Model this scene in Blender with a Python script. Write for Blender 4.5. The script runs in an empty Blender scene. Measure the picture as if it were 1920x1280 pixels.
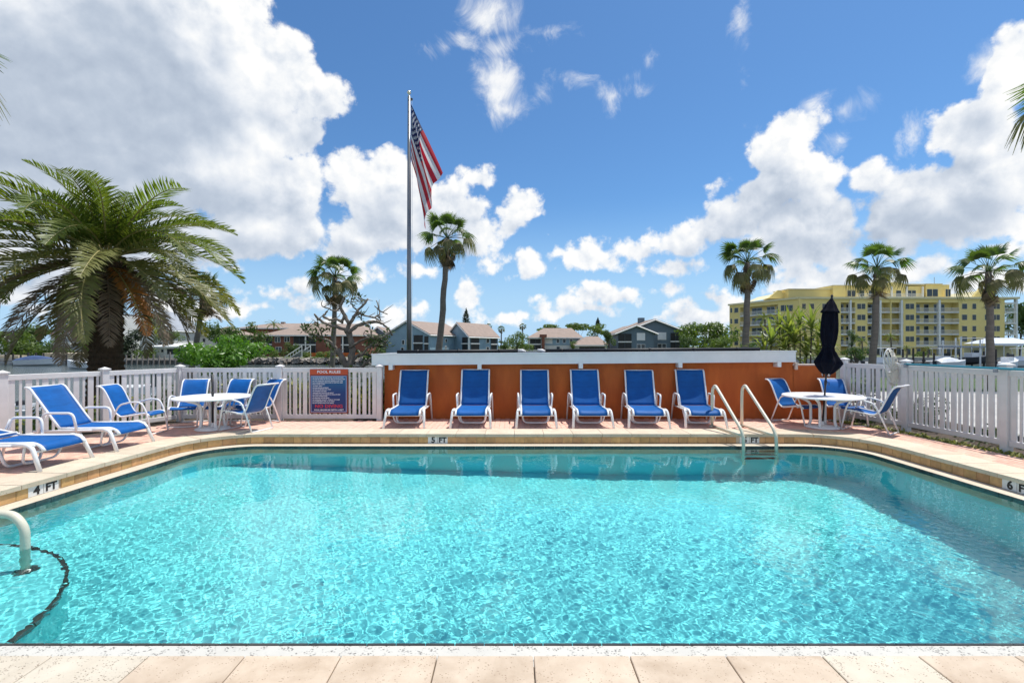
import bpy, bmesh, math, random
import numpy as np
from mathutils import Vector, Matrix, Euler

S = bpy.context.scene
C = S.collection
PI = math.pi
F, H, HY = 906.7, 1.65, 648.0          # focal length in photo pixels, eye height, horizon row

# ------------------------------------------------------------------ camera
cam = bpy.data.cameras.new('camera')
cam_o = bpy.data.objects.new('camera', cam)
C.objects.link(cam_o)
S.camera = cam_o
cam.sensor_width = 36
cam.lens = F / 1920 * 36
cam.shift_y = 8 / 1920
cam.clip_end = 5000
cam_o.location = (0, 0, H)
cam_o.rotation_euler = (PI / 2, 0, 0)

# ------------------------------------------------------------------ sun, exposure
TO_SUN = Vector((.31, .16, 1)).normalized()
sun_l = bpy.data.lights.new('sun', 'SUN')
sun_l.energy = 4.3
sun_l.angle = math.radians(.5)
sun_l.color = (1, .97, .91)
sun_l.cycles.is_caustics_light = True
sun_o = bpy.data.objects.new('sun', sun_l)
C.objects.link(sun_o)
sun_o.rotation_euler = TO_SUN.to_track_quat('Z', 'Y').to_euler()
S.view_settings.view_transform = 'Standard'
S.view_settings.look = 'None'
S.view_settings.exposure = 0.2
S.view_settings.gamma = 1
S.cycles.use_denoising = True
S.cycles.max_bounces = 8
S.cycles.transparent_max_bounces = 8
S.cycles.sample_clamp_indirect = 6
S.cycles.caustics_reflective = False

# ------------------------------------------------------------------ sky with clouds
world = bpy.data.worlds.new('World')
S.world = world
world.use_nodes = True
wn = world.node_tree.nodes
wl = world.node_tree.links


class NT:
    def __init__(self, tree):
        self.n, self.l = tree.nodes, tree.links

    def put(self, sock, v):
        if v is None:
            return
        if isinstance(v, (int, float)):
            sock.default_value = v
        elif isinstance(v, (tuple, list, Vector)):
            sock.default_value = tuple(v)
        else:
            self.l.new(v, sock)

    def m(self, op, a=None, b=None, c=None, clamp=False):
        x = self.n.new('ShaderNodeMath')
        x.operation = op
        x.use_clamp = clamp
        for i, v in enumerate((a, b, c)):
            self.put(x.inputs[i], v)
        return x.outputs[0]

    def v(self, op, a=None, b=None, c=None, scale=None):
        x = self.n.new('ShaderNodeVectorMath')
        x.operation = op
        for i, v in enumerate((a, b, c)):
            self.put(x.inputs[i], v)
        if scale is not None:
            self.put(x.inputs['Scale'], scale)
        return x.outputs['Value'] if op in ('LENGTH', 'DISTANCE', 'DOT_PRODUCT') else x.outputs[0]

    def noise(self, vec, scale, detail=4, rough=.55, dist=0):
        x = self.n.new('ShaderNodeTexNoise')
        self.put(x.inputs['Vector'], vec)
        x.inputs['Scale'].default_value = scale
        x.inputs['Detail'].default_value = detail
        x.inputs['Roughness'].default_value = rough
        x.inputs['Distortion'].default_value = dist
        return x.outputs['Fac']

    def vor(self, vec, scale, detail=0, feature='F1', out='Distance', smooth=.6, rand=1):
        x = self.n.new('ShaderNodeTexVoronoi')
        x.feature = feature
        self.put(x.inputs['Vector'], vec)
        x.inputs['Scale'].default_value = scale
        x.inputs['Detail'].default_value = detail
        x.inputs['Randomness'].default_value = rand
        if feature == 'SMOOTH_F1':
            x.inputs['Smoothness'].default_value = smooth
        return x.outputs[out]

    def map(self, v, a, b, c=0., d=1., kind='SMOOTHSTEP'):
        x = self.n.new('ShaderNodeMapRange')
        x.interpolation_type = kind
        x.clamp = True
        self.put(x.inputs[0], v)
        for i, k in enumerate((a, b, c, d)):
            self.put(x.inputs[i + 1], k)
        return x.outputs[0]

    def mix(self, f, a, b, blend='MIX'):
        x = self.n.new('ShaderNodeMix')
        x.data_type = 'RGBA'
        x.blend_type = blend
        self.put(x.inputs[0], f)
        for i, k in ((6, a), (7, b)):
            if isinstance(k, tuple) and len(k) == 3:
                k = (*k, 1)
            self.put(x.inputs[i], k)
        return x.outputs[2]

    def ramp(self, f, stops):
        x = self.n.new('ShaderNodeValToRGB')
        e = x.color_ramp.elements
        while len(e) < len(stops):
            e.new(.5)
        for k, (p, c) in zip(e, stops):
            k.position = p
            k.color = (*c, 1)
        self.put(x.inputs[0], f)
        return x.outputs[0]


def azel(px, py):
    u, v = (px - 960) / F, (HY - py) / F
    d = Vector((u, 1, v)).normalized()
    return math.atan2(d.x, d.y), math.asin(d.z)


CUMULUS = [  # cloud heaps: position and half size as seen from the pool
    (100, 150, 270, 220), (330, 120, 250, 190), (430, 30, 100, 80), (520, 130, 90, 82), (600, 192, 78, 62), (540, 250, 90, 68),
    (430, 330, 160, 110), (485, 415, 108, 78), (300, 300, 200, 130), (60, 320, 200, 160), (230, 440, 200, 66), (40, 470, 160, 60),
    (655, 345, 66, 66), (740, 372, 105, 80), (830, 395, 90, 72), (700, 440, 120, 60), (890, 335, 30, 34), (870, 440, 72, 52),
    (640, 462, 60, 40), (968, 402, 44, 40), (998, 392, 26, 28), (930, 405, 24, 22), (945, 440, 40, 24), (1015, 450, 22, 10),
    (982, 505, 52, 30), (1100, 474, 64, 32), (1108, 452, 34, 24), (1190, 465, 28, 18), (1262, 498, 62, 24), (1252, 432, 56, 34),
    (1312, 420, 46, 32), (1480, 240, 72, 54), (1448, 290, 76, 62), (1505, 330, 90, 74), (1430, 370, 84, 60), (1378, 412, 90, 50),
    (1300, 424, 62, 36), (1520, 425, 120, 62), (1358, 345, 28, 24), (1520, 478, 84, 36), (1645, 335, 62, 52), (1722, 345, 92, 72),
    (1800, 380, 120, 84), (1880, 330, 110, 95), (1850, 235, 92, 74), (1905, 130, 76, 84), (1795, 240, 52, 44), (1700, 422, 140, 50),
    (1860, 432, 116, 42), (1640, 400, 62, 60), (1560, 523, 92, 32), (1480, 542, 62, 26), (1720, 512, 46, 22), (1850, 545, 90, 22),
    (1162, 555, 52, 26), (1080, 572, 30, 18), (1010, 582, 20, 8), (1285, 572, 52, 20), (1310, 592, 80, 20), (1345, 548, 52, 24),
    (875, 556, 28, 34), (890, 580, 18, 14), (735, 576, 24, 13), (775, 584, 22, 8), (520, 552, 74, 20), (470, 514, 20, 9), (562, 542, 34, 20),
    (710, 520, 38, 16), (690, 594, 84, 16), (60, 540, 130, 26), (1120, 590, 70, 14), (960, 598, 60, 10), (1200, 600, 80, 10),
    (1730, 560, 90, 18), (440, 580, 90, 14), (1890, 480, 60, 20), (300, 560, 80, 20), (1440, 590, 90, 16), (-200, 200, 220, 200),
    (2120, 300, 200, 190), (380, 440, 110, 60), (1130, 560, 40, 20), (1000, 560, 24, 12), (1060, 600, 50, 10), (640, 560, 30, 10), (820, 600, 40, 9), (1400, 560, 40, 20), (1240, 545, 40, 16), (1600, 545, 60, 20), (110, 580, 90, 16), (370, 530, 60, 20), (620, 590, 60, 12), (780, 520, 20, 8), (1480, 500, 30, 14), (330, 480, 90, 40), (560, 350, 60, 90), (560, 430, 60, 60),
]
WISPS = [
    (925, 30, 56, 48), (880, 78, 56, 34), (835, 92, 40, 24), (945, 105, 38, 40), (930, 160, 52, 56), (945, 212, 44, 32), (1040, 62, 44, 16),
    (1088, 150, 28, 14), (1150, 163, 40, 26), (1210, 165, 24, 14), (1178, 130, 18, 12), (1008, 178, 14, 14), (1395, 60, 16, 70),
    (1515, 195, 40, 26), (1580, 195, 30, 20), (1570, 255, 34, 30), (1405, 235, 18, 18), (1860, 110, 50, 40), (1735, 230, 40, 30), (1225, 95, 14, 16),
]
w = NT(world.node_tree)
tc = wn.new('ShaderNodeTexCoord')
DIR = tc.outputs['Generated']
sep = wn.new('ShaderNodeSeparateXYZ')
wl.new(DIR, sep.inputs[0])
AZ = w.m('ARCTAN2', sep.outputs[0], sep.outputs[1])
EL = w.m('ARCSINE', sep.outputs[2])
cmb = wn.new('ShaderNodeCombineXYZ')
wl.new(AZ, cmb.inputs[0])
wl.new(EL, cmb.inputs[1])
# slow warp so that outlines never look like ellipses
wnz = wn.new('ShaderNodeTexNoise')
wl.new(DIR, wnz.inputs['Vector'])
wnz.inputs['Scale'].default_value = 5.5
wnz.inputs['Detail'].default_value = 3
warp = w.v('SCALE', w.v('SUBTRACT', wnz.outputs['Color'], (.5, .5, .5)), scale=.11)
P0 = w.v('MULTIPLY', w.v('ADD', cmb.outputs[0], warp), (1, 1, 0))


def blob_field(P, blobs, k):
    acc = None
    for (px, py, rx, ry) in blobs:
        a, e = azel(px, py)
        ra = abs(azel(px + rx, py)[0] - azel(px - rx, py)[0]) / 2
        re = abs(azel(px, py + ry)[1] - azel(px, py - ry)[1]) / 2
        q = w.v('MULTIPLY_ADD', P, (1 / ra, 1 / re, 0), (-a / ra, -e / re, 0))
        R = (rx * ry) ** .5 * (min(rx, ry) / max(rx, ry)) ** .25 / 100
        d = w.m('MULTIPLY_ADD', w.v('LENGTH', q), R, -R)
        acc = d if acc is None else w.m('SMOOTH_MIN', acc, d, k)
    return w.m('MULTIPLY', acc, -1.0)


LIT = (.028, .062, 0)
D0 = blob_field(P0, CUMULUS, .16)
D1 = blob_field(w.v('ADD', P0, w.v('SCALE', LIT, scale=w.map(EL, .02, .34, .22, 1., 'LINEAR'))), CUMULUS, .16)


def puff(vec):
    a = w.noise(vec, 11, 8, .62, .1)
    b = w.vor(vec, 17, 2, 'F1')
    return w.m('SUBTRACT', w.m('MULTIPLY', a, 1.1), w.m('MULTIPLY', b, .34))


N0 = puff(DIR)
N1 = puff(w.v('ADD', DIR, (.008, 0, .016)))
# the rest of the sky, round the sides and overhead, carries the same broken cumulus
aside = w.m('MAXIMUM', w.map(w.m('ABSOLUTE', AZ), .95, 1.25), w.map(EL, .66, .85))
far_c = w.m('MULTIPLY', w.m('SUBTRACT', w.noise(DIR, 2.6, 4, .5), .52), 3.0)
D0b = w.m('MAXIMUM', D0, w.m('SUBTRACT', w.m('ADD', far_c, aside), 1.0))
NZ = w.m('SUBTRACT', N0, .315)
dens = w.m('ADD', w.m('ADD', D0b, w.map(EL, .03, .24, .065, 0.)), w.m('MULTIPLY', NZ, .95))
dens = w.m('ADD', dens, w.m('MULTIPLY', w.m('SUBTRACT', w.noise(DIR, 46, 5, .65), .5), .26))
mask = w.map(dens, -.06, .13)
WD = blob_field(P0, WISPS, .1)
wz = w.m('SUBTRACT', w.noise(w.v('MULTIPLY', DIR, (1, 1, .8)), 15, 8, .68, .6), .53)
wd2 = w.m('ADD', WD, w.m('MULTIPLY', wz, 1.5))
wmask = w.m('MULTIPLY', w.map(wd2, -.12, .55), .92)
blur = w.noise(DIR, 4.2, 6, .58, .3)
thick = w.m('ADD', D1, w.m('MULTIPLY', w.m('SUBTRACT', blur, .5), 2.2))
shade = w.map(thick, -.35, 1.0, 1.0, .24)
shade = w.m('ADD', shade, w.m('MULTIPLY', w.m('SUBTRACT', N0, N1), w.map(D1, -.2, .8, 1.5, .55)))
base_g = w.m('SUBTRACT', D0b, w.m('MULTIPLY', D1, .0))
ccol = w.ramp(shade, [(.0, (.42, .50, .63)), (.28, (.56, .64, .76)), (.55, (.76, .82, .91)), (.80, (.95, .98, 1.02)), (1, (1.08, 1.08, 1.07))])
sky = wn.new('ShaderNodeTexSky')
sky.sky_type = 'NISHITA'
sky.sun_disc = False
sky.sun_elevation = math.asin(TO_SUN.z)
sky.sun_rotation = math.atan2(TO_SUN.x, TO_SUN.y)
sky.altitude = 0
sky.air_density = 1.0
sky.dust_density = .6
sky.ozone_density = 2.2
CLOUD = 7.8
skyc = w.mix(1.0, sky.outputs[0], (.60, .92, 1.17), "MULTIPLY")
hz = w.map(EL, -.02, .30, .95, 0.)
skyc = w.mix(hz, skyc, (4.0, 6.0, 8.2))
cl = w.v('SCALE', ccol, scale=CLOUD)
allmask = w.m('MULTIPLY', w.m('MAXIMUM', mask, wmask), w.map(EL, -.005, .03))
final = w.mix(allmask, skyc, cl)
bg = wn['Background']
wl.new(final, bg.inputs[0])
bg.inputs[1].default_value = .105
world.cycles.sampling_method = 'NONE'

# ------------------------------------------------------------------ helpers


def Wp(px, py, Y):
    return Vector(((px - 960) * Y / F, Y, H - (py - HY) * Y / F))


def Gp(px, py, z=0.):
    d = py - HY
    Y = F * (H - z) / d
    return Vector(((px - 960) * Y / F, Y, z))


def X_at(px, Y):
    return (px - 960) * Y / F


def Z_at(py, Y):
    return H - (py - HY) * Y / F


class MB:
    def __init__(self):
        self.v, self.f = [], []

    def add(self, vs, fs):
        b = len(self.v)
        self.v += [tuple(p) for p in vs]
        self.f += [tuple(i + b for i in f) for f in fs]
        return self

    def box(self, c, s, rz=0., M=None):
        vs = []
        for z in (-.5, .5):
            for x, y in ((-.5, -.5), (.5, -.5), (.5, .5), (-.5, .5)):
                p = Vector((x * s[0], y * s[1], z * s[2]))
                if rz:
                    p = Matrix.Rotation(rz, 3, 'Z') @ p
                if M is not None:
                    p = M @ p
                vs.append(p + Vector(c))
        return self.add(vs, [(3, 2, 1, 0), (4, 5, 6, 7), (0, 1, 5, 4), (1, 2, 6, 5), (2, 3, 7, 6), (3, 0, 4, 7)])

    def seg(self, p0, p1, z0, z1, d0, d1):
        """box along the ground segment p0-p1 between heights z0,z1; d = distance out of its face (right-hand normal)"""
        a, b = Vector((p0[0], p0[1])), Vector((p1[0], p1[1]))
        t = (b - a).normalized()
        n = Vector((t.y, -t.x))
        q = [a + n * d1, b + n * d1, b + n * d0, a + n * d0]
        vs = [(p.x, p.y, z0) for p in q] + [(p.x, p.y, z1) for p in q]
        return self.add(vs, [(3, 2, 1, 0), (4, 5, 6, 7), (0, 1, 5, 4), (1, 2, 6, 5), (2, 3, 7, 6), (3, 0, 4, 7)])

    def tube(self, pts, r, n=8, caps=True, flat=1.0):
        pts = [Vector(p) for p in pts]
        rs = r if isinstance(r, (list, tuple)) else [r] * len(pts)
        vs, fs = [], []
        up = None
        for i, p in enumerate(pts):
            t = (pts[min(i + 1, len(pts) - 1)] - pts[max(i - 1, 0)])
            t = t.normalized() if t.length > 1e-9 else Vector((0, 0, 1))
            if up is None:
                up = Vector((1, 0, 0)) if abs(t.x) < .8 else Vector((0, 1, 0))
            a = (up - t * up.dot(t))
            a = a.normalized() if a.length > 1e-6 else t.orthogonal().normalized()
            up = a
            b = t.cross(a)
            for k in range(n):
                th = 2 * PI * k / n
                vs.append(p + a * (math.cos(th) * rs[i] * flat) + b * (math.sin(th) * rs[i]))
        for i in range(len(pts) - 1):
            for k in range(n):
                fs.append((i * n + k, i * n + (k + 1) % n, (i + 1) * n + (k + 1) % n, (i + 1) * n + k))
        if caps:
            fs.append(tuple(range(n - 1, -1, -1)))
            fs.append(tuple(range((len(pts) - 1) * n, len(pts) * n)))
        return self.add(vs, fs)

    def prism(self, poly, z0, z1):
        n = len(poly)
        vs = [(p[0], p[1], z0) for p in poly] + [(p[0], p[1], z1) for p in poly]
        fs = [tuple(range(n - 1, -1, -1)), tuple(range(n, 2 * n))]
        fs += [(i, (i + 1) % n, n + (i + 1) % n, n + i) for i in range(n)]
        return self.add(vs, fs)

    def lathe(self, prof, n=24, c=(0, 0), mod=None):
        vs, fs = [], []
        for (r, z) in prof:
            for k in range(n):
                th = 2 * PI * k / n
                q = r * (mod(th, z) if mod else 1)
                vs.append((c[0] + q * math.cos(th), c[1] + q * math.sin(th), z))
        for i in range(len(prof) - 1):
            for k in range(n):
                fs.append((i * n + k, i * n + (k + 1) % n, (i + 1) * n + (k + 1) % n, (i + 1) * n + k))
        return self.add(vs, fs)

    def mesh(self, name, mat, smooth=False, bevel=0):
        me = bpy.data.meshes.new(name)
        me.from_pydata(self.v, [], self.f)
        if bevel:
            bm = bmesh.new()
            bm.from_mesh(me)
            bmesh.ops.bevel(bm, geom=bm.edges[:], offset=bevel, segments=1, affect='EDGES')
            bm.to_mesh(me)
            bm.free()
        if mat:
            me.materials.append(mat)
        if smooth:
            me.shade_smooth()
        me.update()
        return me

    def build(self, name, mat, parent=None, smooth=False, bevel=0, loc=None, rz=0.):
        o = bpy.data.objects.new(name, self.mesh(name, mat, smooth, bevel))
        C.objects.link(o)
        if parent is not None:
            o.parent = parent
        if loc is not None:
            o.location = loc
        if rz:
            o.rotation_euler.z = rz
        return o


def link_mesh(name, me, parent=None, loc=None, rot=None, scale=None):
    o = bpy.data.objects.new(name, me)
    C.objects.link(o)
    if parent is not None:
        o.parent = parent
    if loc is not None:
        o.location = loc
    if rot is not None:
        o.rotation_euler = rot
    if scale is not None:
        o.scale = scale if isinstance(scale, (tuple, list, Vector)) else (scale,) * 3
    return o


def tag(o, label=None, cat=None, group=None, kind=None):
    if label:
        o['label'] = label
    if cat:
        o['category'] = cat
    if group:
        o['group'] = group
    if kind:
        o['kind'] = kind
    return o


def thing(name, label, cat, loc=(0, 0, 0), rz=0., group=None):
    o = bpy.data.objects.new(name, None)
    o.empty_display_size = .1
    C.objects.link(o)
    o.location = loc
    o.rotation_euler.z = rz
    return tag(o, label, cat, group)


def copy_tree(o, parent=None):
    c = o.copy()
    C.objects.link(c)
    c.parent = parent
    for ch in list(o.children):
        copy_tree(ch, c)
    return c


# ------------------------------------------------------------------ materials


def pmat(name, col, rough=.6, var=0., vscale=6., bump=0., bscale=40., metal=0., spec=None, col2=None, detail=5, stretch=None, vary=0.):
    m = bpy.data.materials.new(name)
    m.use_nodes = True
    nt = NT(m.node_tree)
    b = m.node_tree.nodes['Principled BSDF']
    b.inputs['Roughness'].default_value = rough
    b.inputs['Metallic'].default_value = metal
    if spec is not None:
        b.inputs['Specular IOR Level'].default_value = spec
    base = (*col, 1)
    co = m.node_tree.nodes.new('ShaderNodeTexCoord').outputs['Object']
    if stretch:
        co = nt.v('MULTIPLY', co, stretch)
    out = None
    if var or col2:
        f = nt.noise(co, vscale, detail, .6)
        f = nt.map(f, .3, .7, 0, 1, 'LINEAR')
        if col2 is None:
            lo = tuple(c * (1 - var) for c in col)
            hi = tuple(min(1, c * (1 + var)) for c in col)
        else:
            lo, hi = col, col2
        out = nt.mix(f, lo, hi)
    if vary:
        oi = m.node_tree.nodes.new('ShaderNodeObjectInfo').outputs['Random']
        hsv = m.node_tree.nodes.new('ShaderNodeHueSaturation')
        nt.put(hsv.inputs['Value'], nt.map(oi, 0, 1, 1 - vary, 1 + vary, 'LINEAR'))
        nt.put(hsv.inputs['Hue'], nt.map(nt.m('FRACT', nt.m('MULTIPLY', oi, 7.31)), 0, 1, .5 - vary * .04, .5 + vary * .04, 'LINEAR'))
        nt.put(hsv.inputs['Color'], out if out is not None else base)
        out = hsv.outputs[0]
    if out is not None:
        nt.l.new(out, b.inputs['Base Color'])
    else:
        b.inputs['Base Color'].default_value = base
    if bump:
        bn = m.node_tree.nodes.new('ShaderNodeBump')
        bn.inputs['Strength'].default_value = bump
        bn.inputs['Distance'].default_value = .02
        nt.put(bn.inputs['Height'], nt.noise(co, bscale, 4, .6))
        nt.l.new(bn.outputs[0], b.inputs['Normal'])
    return m


def leafmat(name, col, col2=None, trans=.3, rough=.5, vscale=3., vary=0.):
    m = pmat(name, col, rough, .3 if col2 is None else 0., vscale, col2=col2, vary=vary)
    nt = NT(m.node_tree)
    b = m.node_tree.nodes['Principled BSDF']
    t = m.node_tree.nodes.new('ShaderNodeBsdfTranslucent')
    src = b.inputs['Base Color'].links[0].from_socket
    nt.l.new(nt.mix(1., src, (1.5, 1.6, .7), 'MULTIPLY'), t.inputs[0])
    mx = m.node_tree.nodes.new('ShaderNodeMixShader')
    mx.inputs[0].default_value = trans
    nt.l.new(b.outputs[0], mx.inputs[1])
    nt.l.new(t.outputs[0], mx.inputs[2])
    nt.l.new(mx.outputs[0], m.node_tree.nodes['Material Output'].inputs[0])
    return m


M = {}
M['white_paint'] = pmat('white_paint', (.78, .78, .77), .45, .05, 3, .05, 60)
M['vinyl'] = pmat('vinyl', (.70, .68, .665), .42, .09, 3.5, col2=None)
M['frame_white'] = pmat('frame_white', (.82, .82, .82), .35, .03, 8)
M['orange'] = pmat('orange_stucco', (.40, .088, .018), .85, 0, 2.2, .35, 90, col2=(.58, .145, .027), stretch=(1.3, 1, .35), detail=8)
M['roof_black'] = pmat('roof_black', (.018, .018, .02), .55, .2, 5)
M['cap_concrete'] = pmat('cap_concrete', (.62, .50, .42), .8, .1, 6, .2, 50)
M['soil'] = pmat('soil', (.07, .05, .035), .95, .35, 6, .6, 30)
M['lawn'] = pmat('lawn', (.06, .095, .03), .95, .4, 1.2, .5, 25)
M['far_ground'] = pmat('far_ground', (.16, .16, .09), .95, .4, .08, col2=(.07, .1, .035))
M['sand'] = pmat('sand', (.55, .45, .32), .95, .12, .6)
M['concrete'] = pmat('concrete', (.42, .40, .37), .9, .2, 1.2, .2, 20)
M['dark_wood'] = pmat('dark_wood', (.06, .05, .045), .85, .3, 4)
M['grey_wood'] = pmat('grey_wood', (.25, .22, .19), .9, .3, 5)
M['mortar'] = pmat('mortar', (.48, .33, .26), .95, .15, 8)
M['paver'] = pmat('paver', (.71, .43, .325), .85, .12, 9, .3, 60, vary=.14)
M['grout'] = pmat('grout', (.55, .47, .36), .9, .1, 10)
M['tan_tile'] = pmat('tan_tile', (.53, .31, .13), .42, .22, 9, .15, 30, vary=.2)
M['dark_tile'] = pmat('dark_tile', (.055, .06, .058), .25, .3, 12, vary=.3)
M['plate'] = pmat('marker_tile', (.72, .73, .71), .4, .06, 14)
M['black'] = pmat('black_print', (.012, .012, .013), .5)
M['rail'] = pmat('rail_coating', (.66, .61, .48), .38, .06, 4)
M['chrome'] = pmat('pole_metal', (.20, .21, .22), .35, .1, 3, metal=.75, stretch=(1, 1, .2))
M['navy'] = pmat('navy_canvas', (.004, .005, .012), .9, .3, 6, .3, 120, spec=.15)
M['black_metal'] = pmat('black_metal', (.015, .015, .016), .4)
M['teal'] = pmat('teal_pole', (.03, .27, .36), .35, .12, 3)
M['net'] = pmat('white_net', (.70, .66, .56), .8, .1, 9)
M['clear_glass'] = pmat('dark_glass', (.025, .033, .04), .12, .4, .6, spec=.6)
M['screen'] = pmat('porch_screen', (.014, .017, .018), .6, .5, .4)
M['yellow_wall'] = pmat('yellow_wall', (.78, .625, .245), .85, .06, .25)
M['cream'] = pmat('cream_trim', (.70, .62, .38), .8, .05, .5)
M['trim'] = pmat('white_trim', (.74, .74, .72), .6, .05, .8)
M['blue_wall'] = pmat('blue_siding', (.23, .345, .43), .8, .1, .5)
M['grey_blue'] = pmat('grey_siding', (.125, .175, .215), .8, .1, .5)
M['brick_red'] = pmat('brick_red', (.215, .085, .058), .9, .18, .8)
M['roof_tan'] = pmat('tan_shingles', (.335, .255, .21), .92, .16, .9, col2=(.27, .205, .165))
M['roof_red'] = pmat('red_roof', (.42, .2, .16), .9, .1, 1)
M['white_wall'] = pmat('white_stucco', (.66, .65, .62), .85, .06, .4)
M['grey_roof'] = pmat('grey_roof', (.30, .32, .35), .9, .1, .6)
M['gel'] = pmat('gelcoat', (.72, .73, .74), .25, .04, 1)
M['boat_dark'] = pmat('boat_canvas', (.02, .025, .035), .7, .3, 2)
M['boat_blue'] = pmat('blue_cover', (.05, .085, .19), .7, .2, 2)
M['fp_green'] = leafmat('fan_leaf', (.055, .105, .018), (.115, .17, .04), .4, .42, 1.5, vary=.25)
M['fp_old'] = leafmat('old_fan_leaf', (.13, .145, .045), (.20, .17, .08), .35, .6, 1.5, vary=.2)
M['fp_dead'] = leafmat('dead_fan_leaf', (.13, .09, .055), (.22, .16, .10), .15, .8, 2, vary=.25)
M['fp_trunk'] = pmat('palm_trunk', (.155, .13, .11), .9, .25, 2, .5, 12, stretch=(1, 1, 6))
M['ph_green'] = leafmat('date_leaf', (.082, .125, .02), (.16, .19, .042), .4, .42, 1.2, vary=.22)
M['ph_olive'] = leafmat('date_leaf_old', (.165, .175, .045), (.26, .24, .09), .36, .5, 1.2, vary=.2)
M['ph_brown'] = leafmat('date_leaf_dry', (.17, .115, .075), (.30, .22, .155), .22, .75, 1.6, vary=.2)
M['ph_orange'] = leafmat('date_leaf_orange', (.40, .14, .02), (.30, .12, .03), .25, .6, 1.6)
M['ph_rachis'] = pmat('rachis', (.30, .25, .09), .5, .2, 2)
M['ph_trunk'] = pmat('date_trunk', (.075, .045, .028), .95, .35, 3, .8, 9, stretch=(1, 1, 2.5))
M['bush'] = leafmat('bush_leaf', (.075, .18, .02), (.15, .30, .04), .4, .4, 3)
M['tree_leaf'] = leafmat('tree_leaf', (.05, .095, .02), (.09, .145, .03), .35, .55, .7)
M['tree_leaf2'] = leafmat('tree_leaf_bright', (.08, .135, .025), (.15, .20, .045), .38, .5, .7)
M['pine_leaf'] = leafmat('pine_needles', (.018, .032, .014), (.03, .05, .02), .1, .7, 1)
M['croton'] = leafmat('variegated_leaf', (.16, .19, .035), (.38, .36, .11), .3, .5, 9)
M['croton2'] = leafmat('dark_shrub_leaf', (.035, .065, .02), (.07, .10, .03), .3, .5, 6)
M['dracaena'] = leafmat('dracaena_leaf', (.11, .17, .03), (.30, .32, .10), .4, .4, 2.2, vary=.35)
M['bark'] = pmat('grey_bark', (.20, .165, .13), .95, .35, 5, .7, 18)
M['dark_bark'] = pmat('dark_bark', (.085, .07, .055), .95, .3, 5, .5, 18)


def speckle(name, base, specks, dens=.12, scale=55., var=.06, warm=None, pits=0.):
    m = bpy.data.materials.new(name)
    m.use_nodes = True
    nt = NT(m.node_tree)
    b = m.node_tree.nodes['Principled BSDF']
    b.inputs['Roughness'].default_value = .75
    co = m.node_tree.nodes.new('ShaderNodeTexCoord').outputs['Object']
    oi = m.node_tree.nodes.new('ShaderNodeObjectInfo')
    sh = nt.v('ADD', co, nt.v('SCALE', oi.outputs['Location'], scale=1.7))
    n1 = nt.noise(sh, 3.5, 5, .6, .4)
    c = nt.mix(nt.map(n1, .3, .7, 0, 1, 'LINEAR'), tuple(k * (1 - var) for k in base), warm or tuple(min(1, k * (1 + var)) for k in base))
    hsv = m.node_tree.nodes.new('ShaderNodeHueSaturation')
    nt.put(hsv.inputs['Value'], nt.map(oi.outputs['Random'], 0, 1, .93, 1.06, 'LINEAR'))
    nt.l.new(c, hsv.inputs['Color'])
    d = nt.vor(nt.v('MULTIPLY', sh, (1, 1.3, 1)), scale, 0, 'F1')
    g = nt.noise(sh, scale * .28, 3, .6)
    spot = nt.m('MULTIPLY', nt.map(d, dens * .8, dens * 1.5, 1, 0), nt.map(g, .47, .58))
    nt.l.new(nt.mix(nt.m('MULTIPLY', spot, .85), hsv.outputs[0], specks), b.inputs['Base Color'])
    bn = m.node_tree.nodes.new('ShaderNodeBump')
    bn.inputs['Strength'].default_value = .35
    bn.inputs['Distance'].default_value = .004
    nt.put(bn.inputs['Height'], nt.m('SUBTRACT', nt.noise(sh, scale * 1.2, 3, .6), nt.m('MULTIPLY', spot, 1.5)))
    nt.l.new(bn.outputs[0], b.inputs['Normal'])
    return m


M['travertine'] = speckle('travertine', (.45, .34, .24), (.26, .17, .11), .20, 60, .05, (.62, .505, .385))
M['coral_stone'] = speckle('coral_stone', (.54, .465, .36), (.17, .12, .08), .27, 75, .06, (.63, .56, .45))
M['coping_stone'] = speckle('coping_stone', (.60, .49, .36), (.33, .25, .17), .22, 46, .08, (.68, .57, .43))
M['ledge_sunlit'] = speckle('ledge_stone_sunlit', (.54, .52, .47), (.12, .11, .10), .34, 64, .05)  # same stone as the other ledges, sun's brightness put into its colour

M['ledge_stone'] = speckle('cream_ledge_stone', (.60, .50, .375), (.25, .19, .13), .22, 60, .06, (.66, .57, .45))


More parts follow.
